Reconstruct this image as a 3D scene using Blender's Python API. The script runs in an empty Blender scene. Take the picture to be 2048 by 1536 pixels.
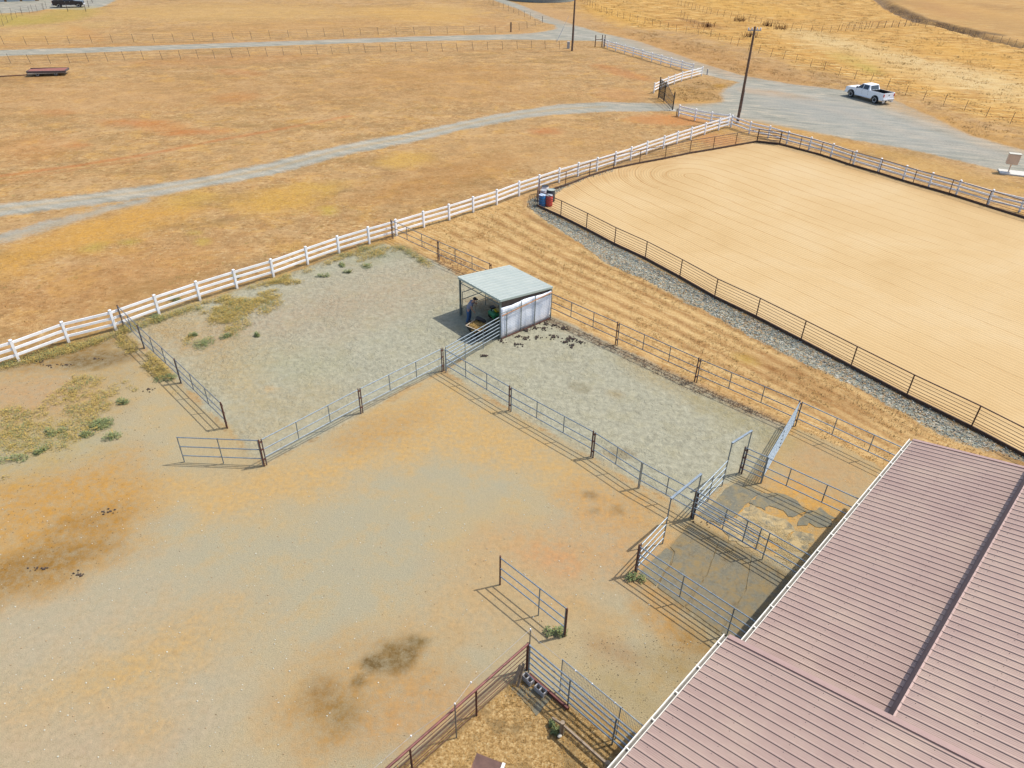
import bpy, bmesh, math, random
import numpy as np
from mathutils import Vector, Matrix
random.seed(7); np.random.seed(7)
R=math.radians
C=bpy.context.scene.collection
SC=bpy.context.scene

# ---------------------------------------------------------------- camera, world, sun, exposure
CH=20.5; FP=1430.0; PITCH=0.592485; ROLL=0.019227
_F=np.array([0,math.cos(PITCH),-math.sin(PITCH)]); _r0=np.array([1.,0,0]); _u0=np.array([0,math.sin(PITCH),math.cos(PITCH)])
_r=_r0*math.cos(ROLL)+_u0*math.sin(ROLL); _u=-_r0*math.sin(ROLL)+_u0*math.cos(ROLL)
cam=bpy.data.cameras.new('camera'); co=bpy.data.objects.new('camera',cam); C.objects.link(co)
cam.sensor_width=36; cam.lens=FP/2048*36; cam.clip_end=9000; cam.clip_start=.1
M=Matrix(((_r[0],_u[0],-_F[0],0),(_r[1],_u[1],-_F[1],0),(_r[2],_u[2],-_F[2],CH),(0,0,0,1)))
co.matrix_world=M; SC.camera=co
W=bpy.data.worlds.new('World'); SC.world=W; W.use_nodes=True
SUN_AZ=72.5; SUN_EL=57.5
sky=W.node_tree.nodes.new('ShaderNodeTexSky'); sky.sky_type='NISHITA'; sky.sun_disc=False
sky.sun_elevation=R(SUN_EL); sky.sun_rotation=R(SUN_AZ); sky.dust_density=2.0; sky.air_density=1.0
bg=W.node_tree.nodes['Background']; bg.inputs[1].default_value=0.15
W.node_tree.links.new(sky.outputs[0],bg.inputs[0])
sl=bpy.data.lights.new('sun','SUN'); sl.energy=3.25; sl.angle=R(.55); sl.color=(1,.95,.87)
so=bpy.data.objects.new('sun',sl); C.objects.link(so)
_sd=Vector((math.sin(R(SUN_AZ))*math.cos(R(SUN_EL)),math.cos(R(SUN_AZ))*math.cos(R(SUN_EL)),math.sin(R(SUN_EL))))
so.rotation_euler=(-_sd).to_track_quat('-Z','Y').to_euler()
SC.view_settings.view_transform='Standard'; SC.view_settings.look='None'; SC.view_settings.gamma=1
SC.view_settings.use_curve_mapping=False; SC.view_settings.exposure=0.62

# ---------------------------------------------------------------- geometry helpers
def G(x,y,z=0.0):
    """survey point: where photo pixel (x,y) meets the level plane at height z"""
    d=_F+_r*(x-1024)/FP-_u*(y-768)/FP; t=(z-CH)/d[2]
    return Vector((d[0]*t,d[1]*t,z))
AZP=133.75
U=Vector((math.sin(R(AZP)),math.cos(R(AZP)),0)); V=Vector((-U.y,U.x,0)); Z=Vector((0,0,1))
def lin(c): return tuple(((v/255)/12.92 if v/255<=.04045 else ((v/255+.055)/1.055)**2.4) for v in c)
EXPK=(2.02,2.06,2.24)
def K(*c):
    """sun-lit colour -> albedo"""
    return tuple(min(.9,v/k) for v,k in zip(lin(c),EXPK))
def tag(o,label=None,cat=None,group=None,kind=None):
    if label: o['label']=label
    if cat: o['category']=cat
    if group: o['group']=group
    if kind: o['kind']=kind
    return o
def thing(name,loc,label,cat,group=None,rz=0):
    o=bpy.data.objects.new(name,None); C.objects.link(o); o.location=loc; o.rotation_euler=(0,0,rz); o.empty_display_size=.2
    return tag(o,label,cat,group)
def worldloc(o):
    v=Vector((0,0,0))
    while o is not None: v=v+Vector(o.location); o=o.parent
    return v
class MB:
    def __init__(s): s.v=[]; s.f=[]; s.mi=[]; s.cur=0
    def add(s,vs,fs):
        n=len(s.v); s.v+= [tuple(v) for v in vs]; s.f+=[tuple(i+n for i in f) for f in fs]; s.mi+=[s.cur]*len(fs); return s
    def box(s,c,sx,sy,sz,ax=Vector((1,0,0)),ay=None,az=None):
        ax=Vector(ax).normalized(); az=Vector(az).normalized() if az is not None else Z
        ay=Vector(ay).normalized() if ay is not None else az.cross(ax).normalized()
        c=Vector(c); vs=[]
        for k in (-1,1):
            for j in (-1,1):
                for i in (-1,1): vs.append(c+ax*(i*sx/2)+ay*(j*sy/2)+az*(k*sz/2))
        return s.add(vs,[(0,2,3,1),(4,5,7,6),(0,1,5,4),(2,6,7,3),(0,4,6,2),(1,3,7,5)])
    def bar(s,a,b,w,h,up=Z):
        a=Vector(a);b=Vector(b);d=b-a; L=d.length; ax=d.normalized(); ay=Vector(up).cross(ax)
        if ay.length<1e-4: ay=Vector((1,0,0)).cross(ax)
        ay.normalize(); az=ax.cross(ay); return s.box((a+b)/2,L,w,h,ax,ay,az)
    def tube(s,a,b,r,n=8,r2=None,cap=True):
        a=Vector(a);b=Vector(b);d=(b-a).normalized(); t=Vector((0,0,1)) if abs(d.z)<.9 else Vector((1,0,0))
        p=d.cross(t).normalized(); q=d.cross(p); r2=r if r2 is None else r2
        vs=[a+(p*math.cos(2*math.pi*i/n)+q*math.sin(2*math.pi*i/n))*r for i in range(n)]+[b+(p*math.cos(2*math.pi*i/n)+q*math.sin(2*math.pi*i/n))*r2 for i in range(n)]
        fs=[(i,(i+1)%n,n+(i+1)%n,n+i) for i in range(n)]
        if cap: fs+=[tuple(range(n-1,-1,-1)),tuple(range(n,2*n))]
        return s.add(vs,fs)
    def path(s,pts,r,n=8):
        for a,b in zip(pts[:-1],pts[1:]): s.tube(a,b,r,n)
        return s
    def prism(s,poly,base,ax,ay,ext):
        """poly 2-D outline in plane (ax,ay) at base, extruded by vector ext"""
        base=Vector(base);ax=Vector(ax);ay=Vector(ay);ext=Vector(ext); n=len(poly)
        vs=[base+ax*p[0]+ay*p[1] for p in poly]; vs+=[v+ext for v in vs]
        return s.add(vs,[tuple(range(n)),tuple(range(2*n-1,n-1,-1))]+[(i,n+i,n+(i+1)%n,(i+1)%n) for i in range(n)])
    def lathe(s,prof,c,axis=Z,n=20,closed=True):
        c=Vector(c);axis=Vector(axis).normalized(); t=Vector((0,0,1)) if abs(axis.z)<.9 else Vector((1,0,0))
        p=axis.cross(t).normalized(); q=axis.cross(p); vs=[];fs=[]
        for (rr,z) in prof:
            for i in range(n):
                a=2*math.pi*i/n; vs.append(c+axis*z+(p*math.cos(a)+q*math.sin(a))*rr)
        for k in range(len(prof)-1):
            for i in range(n): fs.append((k*n+i,k*n+(i+1)%n,(k+1)*n+(i+1)%n,(k+1)*n+i))
        if closed: fs+=[tuple(range(n-1,-1,-1)),tuple(range((len(prof)-1)*n,len(prof)*n))]
        return s.add(vs,fs)
    def blob(s,c,rx,ry,rz,rnd=.25,n=7,m=5,seed=None):
        c=Vector(c); vs=[c+Vector((0,0,-rz))]; fs=[]
        for j in range(1,m):
            th=math.pi*j/m
            for i in range(n):
                a=2*math.pi*i/n; k=1+random.uniform(-rnd,rnd)
                vs.append(c+Vector((rx*math.sin(th)*math.cos(a)*k,ry*math.sin(th)*math.sin(a)*k,-rz*math.cos(th)*k)))
        vs.append(c+Vector((0,0,rz))); L=len(vs)-1
        for i in range(n):
            fs.append((0,1+(i+1)%n,1+i)); fs.append((L,1+(m-2)*n+i,1+(m-2)*n+(i+1)%n))
            for j in range(m-2): fs.append((1+j*n+i,1+j*n+(i+1)%n,1+(j+1)*n+(i+1)%n,1+(j+1)*n+i))
        return s.add(vs,fs)
    def build(s,name,mats,parent=None,world=True,smooth=False,bevel=0):
        me=bpy.data.meshes.new(name); off=worldloc(parent) if (parent is not None and world) else Vector((0,0,0))
        me.from_pydata([(v[0]-off.x,v[1]-off.y,v[2]-off.z) for v in s.v],[],s.f)
        if not isinstance(mats,(list,tuple)): mats=[mats]
        for m in mats: me.materials.append(m)
        me.polygons.foreach_set('material_index',s.mi)
        if smooth: me.polygons.foreach_set('use_smooth',[True]*len(s.f))
        bm=bmesh.new(); bm.from_mesh(me); bmesh.ops.recalc_face_normals(bm,faces=bm.faces); bm.to_mesh(me); bm.free()
        o=bpy.data.objects.new(name,me); C.objects.link(o)
        if parent is not None: o.parent=parent
        if bevel:
            b=o.modifiers.new('bevel','BEVEL'); b.width=bevel; b.segments=2; b.limit_method='ANGLE'
        if smooth:
            try: me.set_sharp_from_angle(angle=R(40))
            except Exception: pass
        return o

# ---------------------------------------------------------------- node helpers
class NT:
    def __init__(s,name):
        s.m=bpy.data.materials.new(name); s.m.use_nodes=True; s.t=s.m.node_tree; s.b=s.t.nodes['Principled BSDF']
        s.tc=s.t.nodes.new('ShaderNodeTexCoord'); s.co=s.tc.outputs['Object']
    def n(s,t): return s.t.nodes.new(t)
    def l(s,a,b): s.t.links.new(a,b)
    def put(s,sock,v):
        if hasattr(v,'is_linked') or hasattr(v,'links'): s.l(v,sock)
        elif isinstance(v,(tuple,list)): sock.default_value=(*v,1) if len(v)==3 and sock.type=='RGBA' else tuple(v)
        else: sock.default_value=v
    def noise(s,scale,detail=3,rough=.55,co=None,dist=0,color=False):
        x=s.n('ShaderNodeTexNoise'); x.inputs['Scale'].default_value=scale; x.inputs['Detail'].default_value=detail; x.inputs['Roughness'].default_value=rough
        x.inputs['Distortion'].default_value=dist; s.l(co or s.co,x.inputs['Vector']); return x.outputs['Color' if color else 'Fac']
    def vor(s,scale,feature='F1',out='Distance',co=None,rnd=1):
        x=s.n('ShaderNodeTexVoronoi'); x.feature=feature; x.inputs['Scale'].default_value=scale; x.inputs['Randomness'].default_value=rnd; s.l(co or s.co,x.inputs['Vector']); return x.outputs[out]
    def mapc(s,scale=(1,1,1),rot=(0,0,0),co=None):
        x=s.n('ShaderNodeMapping'); x.vector_type='TEXTURE'; x.inputs['Scale'].default_value=tuple(1/k for k in scale); x.inputs['Rotation'].default_value=rot; s.l(co or s.co,x.inputs['Vector']); return x.outputs[0]
    def ramp(s,fac,stops,interp='LINEAR'):
        x=s.n('ShaderNodeValToRGB'); e=x.color_ramp.elements; x.color_ramp.interpolation=interp
        while len(e)<len(stops): e.new(.5)
        for i,(p,c) in enumerate(stops): e[i].position=p; e[i].color=(*c,1) if len(c)==3 else c
        s.put(x.inputs[0],fac); return x.outputs[0]
    def mix(s,fac,a,b,mode='MIX'):
        x=s.n('ShaderNodeMix'); x.data_type='RGBA'; x.blend_type=mode; s.put(x.inputs[0],fac); s.put(x.inputs[6],a); s.put(x.inputs[7],b); return x.outputs[2]
    def m_(s,op,a,b=0.0,c=0.0,clamp=False):
        x=s.n('ShaderNodeMath'); x.operation=op; x.use_clamp=clamp; s.put(x.inputs[0],a); s.put(x.inputs[1],b)
        if op in('MULTIPLY_ADD','SMOOTH_MIN'): s.put(x.inputs[2],c)
        return x.outputs[0]
    def attr(s,name,out='Fac'):
        x=s.n('ShaderNodeAttribute'); x.attribute_name=name; return x.outputs[out]
    def rng(s,v,a,b,c=0.0,d=1.0):
        x=s.n('ShaderNodeMapRange'); s.put(x.inputs[0],v)
        for i,k in enumerate((a,b,c,d)): x.inputs[i+1].default_value=k
        return x.outputs[0]
    def bump(s,h,st=.5,dist=.02,prev=None):
        x=s.n('ShaderNodeBump'); x.inputs['Strength'].default_value=st; x.inputs['Distance'].default_value=dist; s.l(h,x.inputs['Height'])
        if prev is not None: s.l(prev,x.inputs['Normal'])
        return x.outputs[0]
    def fin(s,col=None,rough=None,normal=None,metal=None,spec=None):
        if col is not None: s.put(s.b.inputs['Base Color'],col)
        if rough is not None: s.put(s.b.inputs['Roughness'],rough)
        if normal is not None: s.l(normal,s.b.inputs['Normal'])
        if metal is not None: s.put(s.b.inputs['Metallic'],metal)
        if spec is not None: s.b.inputs['Specular IOR Level'].default_value=spec
        return s.m
def mat(name,col,rough=.6,metal=0,var=.18,scale=6,col2=None,k=.45,bump=0,spec=.4,detail=4):
    t=NT(name); n1=t.noise(scale,detail,.6); a=tuple(c*(1-var) for c in col); b=tuple(min(1,c*(1+var)) for c in col)
    c=t.ramp(n1,[(.3,a),(.7,b)])
    if col2 is not None:
        n2=t.noise(scale*.45,5,.65); c=t.mix(t.rng(n2,k+.02,k+.14),c,col2)
    return t.fin(c,rough,t.bump(n1,.5,bump) if bump else None,metal,spec)

m_steel=mat('galvanised pipe',(.22,.265,.30),.5,.6,.22,9,(.16,.14,.12),.62)
m_steel2=mat('weathered pipe',(.17,.185,.2),.5,.5,.25,9,(.14,.10,.08),.58)
m_rust=mat('rusty steel',(.115,.05,.035),.8,.1,.4,14,(.05,.028,.024),.5)
m_brownpipe=mat('brown pipe',(.075,.04,.03),.6,.2,.3,8,(.12,.055,.035),.55)
m_redpipe=mat('red oxide pipe',(.16,.06,.05),.55,.2,.3,5,(.07,.035,.03),.52)
m_vinyl=mat('white vinyl',(.80,.81,.82),.45,0,.05,3,(.55,.5,.42),.66)
def _vin():
    t=NT('white vinyl rail'); sx=t.n('ShaderNodeSeparateXYZ'); t.l(t.co,sx.inputs[0]); n=t.noise(7,5,.7); n2=t.noise(1.1,4,.6)
    c=t.ramp(n2,[(.35,(.70,.70,.69)),(.6,(.80,.81,.82))]); f=t.m_('MULTIPLY',t.rng(t.m_('ADD',sx.outputs[2],t.m_('MULTIPLY',n,.5)),.65,.2),.6); c=t.mix(f,c,(.42,.33,.22)); c=t.mix(t.rng(n,.6,.72,0,.35),c,(.45,.42,.36)); return t.fin(c,.5)
m_vinyl=_vin()
m_kerb=mat('dark timber kerb',(.07,.042,.03),.85,0,.35,4,(.11,.065,.04),.5)
m_pole=mat('pole timber',(.13,.085,.06),.9,0,.3,3,(.07,.045,.035),.5)
m_wood=mat('weathered wood',(.26,.2,.14),.85,0,.25,8,(.15,.11,.07),.55)
m_greypl=mat('grey plastic',(.3,.31,.32),.5)
m_black=mat('black iron',(.02,.02,.022),.5,.3)
m_rubberd=mat('black rubber',(.02,.02,.021),.7)
m_wire=mat('fence wire',(.16,.13,.11),.6,.4)
m_tpost=mat('field post steel',(.11,.085,.065),.8,.1,.3,3)
m_gutter=mat('cream gutter',(.68,.65,.57),.45,0,.06,2)
m_conc=mat('concrete',(.46,.44,.39),.9,0,.1,5,bump=.01)
m_block=mat('concrete block',(.34,.33,.32),.9,0,.15,20,bump=.006)

# ---------------------------------------------------------------- ground: painted zones as vertex data
def S(pts,z=0.0): return np.array([[*G(px,py,z)[:2]] for px,py in pts])
def _hash(ix,iy,s):
    h=np.sin(ix*127.1+iy*311.7+s*74.7)*43758.5453; return h-np.floor(h)
def vnoise(x,y,s=0):
    ix=np.floor(x);iy=np.floor(y);fx=x-ix;fy=y-iy;fx=fx*fx*(3-2*fx);fy=fy*fy*(3-2*fy)
    return (_hash(ix,iy,s)*(1-fx)+_hash(ix+1,iy,s)*fx)*(1-fy)+(_hash(ix,iy+1,s)*(1-fx)+_hash(ix+1,iy+1,s)*fx)*fy
def fbm(x,y,s=0,o=3):
    r=0;a=.5;t=0
    for i in range(o): r=r+a*vnoise(x*2**i,y*2**i,s+i*17); t+=a; a*=.5
    return r/t-.5
def seg_d(px,py,a,b):
    dx,dy=b[0]-a[0],b[1]-a[1]; L=dx*dx+dy*dy+1e-9
    t=np.clip(((px-a[0])*dx+(py-a[1])*dy)/L,0,1); return np.hypot(px-a[0]-t*dx,py-a[1]-t*dy)
def sdf(px,py,poly):
    d=np.full(px.shape,1e9); ins=np.zeros(px.shape,bool); n=len(poly)
    for i in range(n):
        a=poly[i];b=poly[(i+1)%n]; d=np.minimum(d,seg_d(px,py,a,b))
        c=((a[1]>py)!=(b[1]>py)); 
        with np.errstate(divide='ignore',invalid='ignore'): xx=(b[0]-a[0])*(py-a[1])/(b[1]-a[1]+1e-12)+a[0]
        ins^=(c&(px<xx))
    return np.where(ins,-d,d)
def line_d(px,py,pts):
    d=np.full(px.shape,1e9)
    for a,b in zip(pts[:-1],pts[1:]): d=np.minimum(d,seg_d(px,py,a,b))
    return d
def axis(lo,f0,f1,hi,st,g,mx=1e9):
    a=list(np.arange(f0,f1,st)); x=a[-1]; d=st
    while x<hi: d=min(d*g,mx) if x<260 else d*1.25; x+=d; a.append(x)
    x=f0; d=st; pre=[]
    while x>lo: d=min(d*g,mx) if x>-260 else d*1.25; x-=d; pre.append(x)
    return np.array(pre[::-1]+a)
XS=axis(-3500,-30,34,3500,.2,1.02,.9); YS=axis(-2500,8,46,6000,.2,1.012,1.0)
GX,GY=np.meshgrid(XS,YS); X=GX.ravel(); Y=GY.ravel()
J1=fbm(X*.9,Y*.9,3)*1.0; J2=fbm(X*.22,Y*.22,9)*1.0; JF=fbm(X*3.1,Y*3.1,21,2)
def inside(poly,soft=.3,jit=.5,jit2=0.0,pts=True):
    P_=S(poly) if pts else poly
    x0,y0=P_.min(0)-8; x1,y1=P_.max(0)+8
    out=np.zeros(X.shape); m=(X>x0)&(X<x1)&(Y>y0)&(Y<y1)
    d=sdf(X[m],Y[m],P_)+J1[m]*jit+J2[m]*jit2+JF[m]*jit*.4
    out[m]=np.clip(.5-d/(2*soft),0,1); return out
def stroke(poly,w,soft=.3,jit=.3,pts=True):
    P_=S(poly) if pts else poly
    x0,y0=P_.min(0)-8-w; x1,y1=P_.max(0)+8+w
    out=np.zeros(X.shape); m=(X>x0)&(X<x1)&(Y>y0)&(Y<y1)
    d=line_d(X[m],Y[m],P_)-w+J1[m]*jit
    out[m]=np.clip(.5-d/(2*soft),0,1); return out
def ell(cx,cy,rx,ry,rot=0,n=18):
    return [(cx+rx*math.cos(a)*math.cos(R(rot))-ry*math.sin(a)*math.sin(R(rot)),cy+rx*math.cos(a)*math.sin(R(rot))+ry*math.sin(a)*math.cos(R(rot))) for a in [2*math.pi*i/n for i in range(n)]]

Aroad=[(-60,102),(0,100.3),(300,91.5),(680,78),(856,72),(1031,68.6),(1085,64),(1112,58),(1110,50),(1088,45),(1036,18),(986,0),(960,-18),(988,-20),(1013,0),(1049.5,13.3),(1099,33),(1149,50),(1199,65),(1240,74),(1278,83),(1340,104),(1418,131),(1493,153),(1588.6,168.7),(1690.8,180.6),(1789.7,201),(1861,232),(1946.5,272.7),(2048,300),(2300,372),(2300,430),(2048,349.4),(2007.8,344),(1929.4,323.8),(1827,300),(1725,283),(1622.7,264),(1520.4,245.4),(1466,234),
 (1400,226),(1341,222),(1207.4,223),(1102,230),(1031.6,239),(926,260),(820.6,284.8),(680,312),(547,350),(410,374),(290.5,396),(171,412),(68,425.5),(0,432.4),(-80,442),(-80,413),(0,408),(136.7,393),(273.4,374),(410,353.7),(547,323),(680,290),(820.6,265.5),(926,242.6),(1031.6,221.5),(1119.5,209),(1207.4,204),(1348,207.5),(1420,206.5),(1449,204.5),(1442,186),(1455,174),(1479.5,165),(1440,156),(1404.5,146.6),(1350,127),(1300,110),(1248,93),(1207,82.6),(1150,81),(1100,80),(1031.6,79),(856,81.6),(680,87),(300,101),(0,112),(-60,114)]
Abranch=[(300,393),(230,408),(164,424),(85.4,444),(0,468),(-80,486),(-80,508),(0,488.7),(102.5,458),(205,427),(300,404)]
Apad=[(-60,-6),(0,-4),(250,-16),(240,-4),(205,14),(165,20),(95,18),(60,24),(0,27),(-60,30)]
road=np.maximum.reduce([inside(Aroad,.7,.7),inside(Abranch,.9,1.2)*.85,inside(Apad,.2,.2)])
P_ARENA=[(1074,412.6),(1130.8,372.7),(1178.6,353.4),(1226.8,338.6),(1278.8,327.7),(1329.8,318.2),(1379,307.7),(1425.7,300),(1470.3,292),(1512.9,284.6),(1559,289.7),(1639.7,310.8),(1757.3,347.6),(1897,389.2),(2048,436.5),(2300,520),(2330,1060),(2085,935),(1940.8,856.8),(1812,793.4),(1601,682.3),(1428.5,596),(1228.5,489.8)]
arena=inside(P_ARENA,.12,.0)
P_STONE=[(1062,398),(1074,394),(1130,370),(1178,351),(1230,337),(1228,343),(1178.6,356),(1131,376),(1074,413),(1228.5,491),(1428.5,597),(1601,683),(1812,794),(1940.8,858),(2120,950),(2090,950),(2048,924),(1920,884.7),(1852,850),(1732.6,785.6),(1630,737.7),(1527.6,684.7),(1391,611),(1305,567),(1220,530),(1145,477),(1080,434),(1056,412)]
stone=np.clip(inside(P_STONE,.3,.7)-arena,0,1)
P_SAND1=[(240,640),(300,632),(400,603),(540,560),(680,512),(765,487),(800,495),(877,528),(918,552),(985,572),(1060,600),(1093,632),(1004,676),(882,744),(727,826),(530,930),(470,880),(454,856),(362,766),(289,697)]
P_SAND2=[(1004,676),(1095,630),(1150,655),(1232,693),(1391,768),(1480,812),(1582,852),(1545,905),(1505,960),(1478,946),(1440,968),(1384,1036),(1330,990),(1277,972),(1182,914),(1020,820),(890,742)]
sand=np.maximum(inside(P_SAND1,.45,.7),inside(P_SAND2,.4,.6))
P_YARD=[(-200,740),(0,728),(150,688),(240,655),(289,697),(362,766),(454,856),(530,930),(727,826),(882,744),(1020,820),(1182,914),(1277,972),(1384,1036),(1480,946),(1520,966),(1590,850),(1650,880),(1820,965),(1900,1300),(2000,1700),(-400,1750)]
yard=np.maximum.reduce([inside(P_YARD,.5,.8),inside(P_SAND1,1.2,.3),inside(P_SAND2,1.2,.3)])
P_COOP=[(1054,1345),(1150,1420),(1290,1520),(1380,1700),(700,1700),(760,1560),(880,1470)]
coop=inside(P_COOP,.15,.25)
P_STRIP=[(785,440),(900,435),(1040,395),(1060,440),(1145,483),(1305,567),(1527,684),(1732,785),(1920,884),(2100,960),(1830,980),(1800,950),(1590,853),(1391,764),(1232,690),(1097,628),(1090,560),(985,572),(877,521),(785,478)]
strip=inside(P_STRIP,.5,.6)
P_GOLD=[(1150,-40),(1160,20),(1250,52),(1400,70),(1452,84),(1561,119),(1679,153),(1776,175),(1846,200),(1928,221),(2020,248),(2200,300),(2600,330),(2600,92),(2048,93),(1972,74),(1887,50),(1802,26),(1740,-40)]
gold=np.maximum(inside(P_GOLD,3,4,6),inside([(1740,-60),(1802,24),(1887,49),(1972,72),(2048,92),(2600,180),(2600,-60)],3,4,4)*.45)

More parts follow.
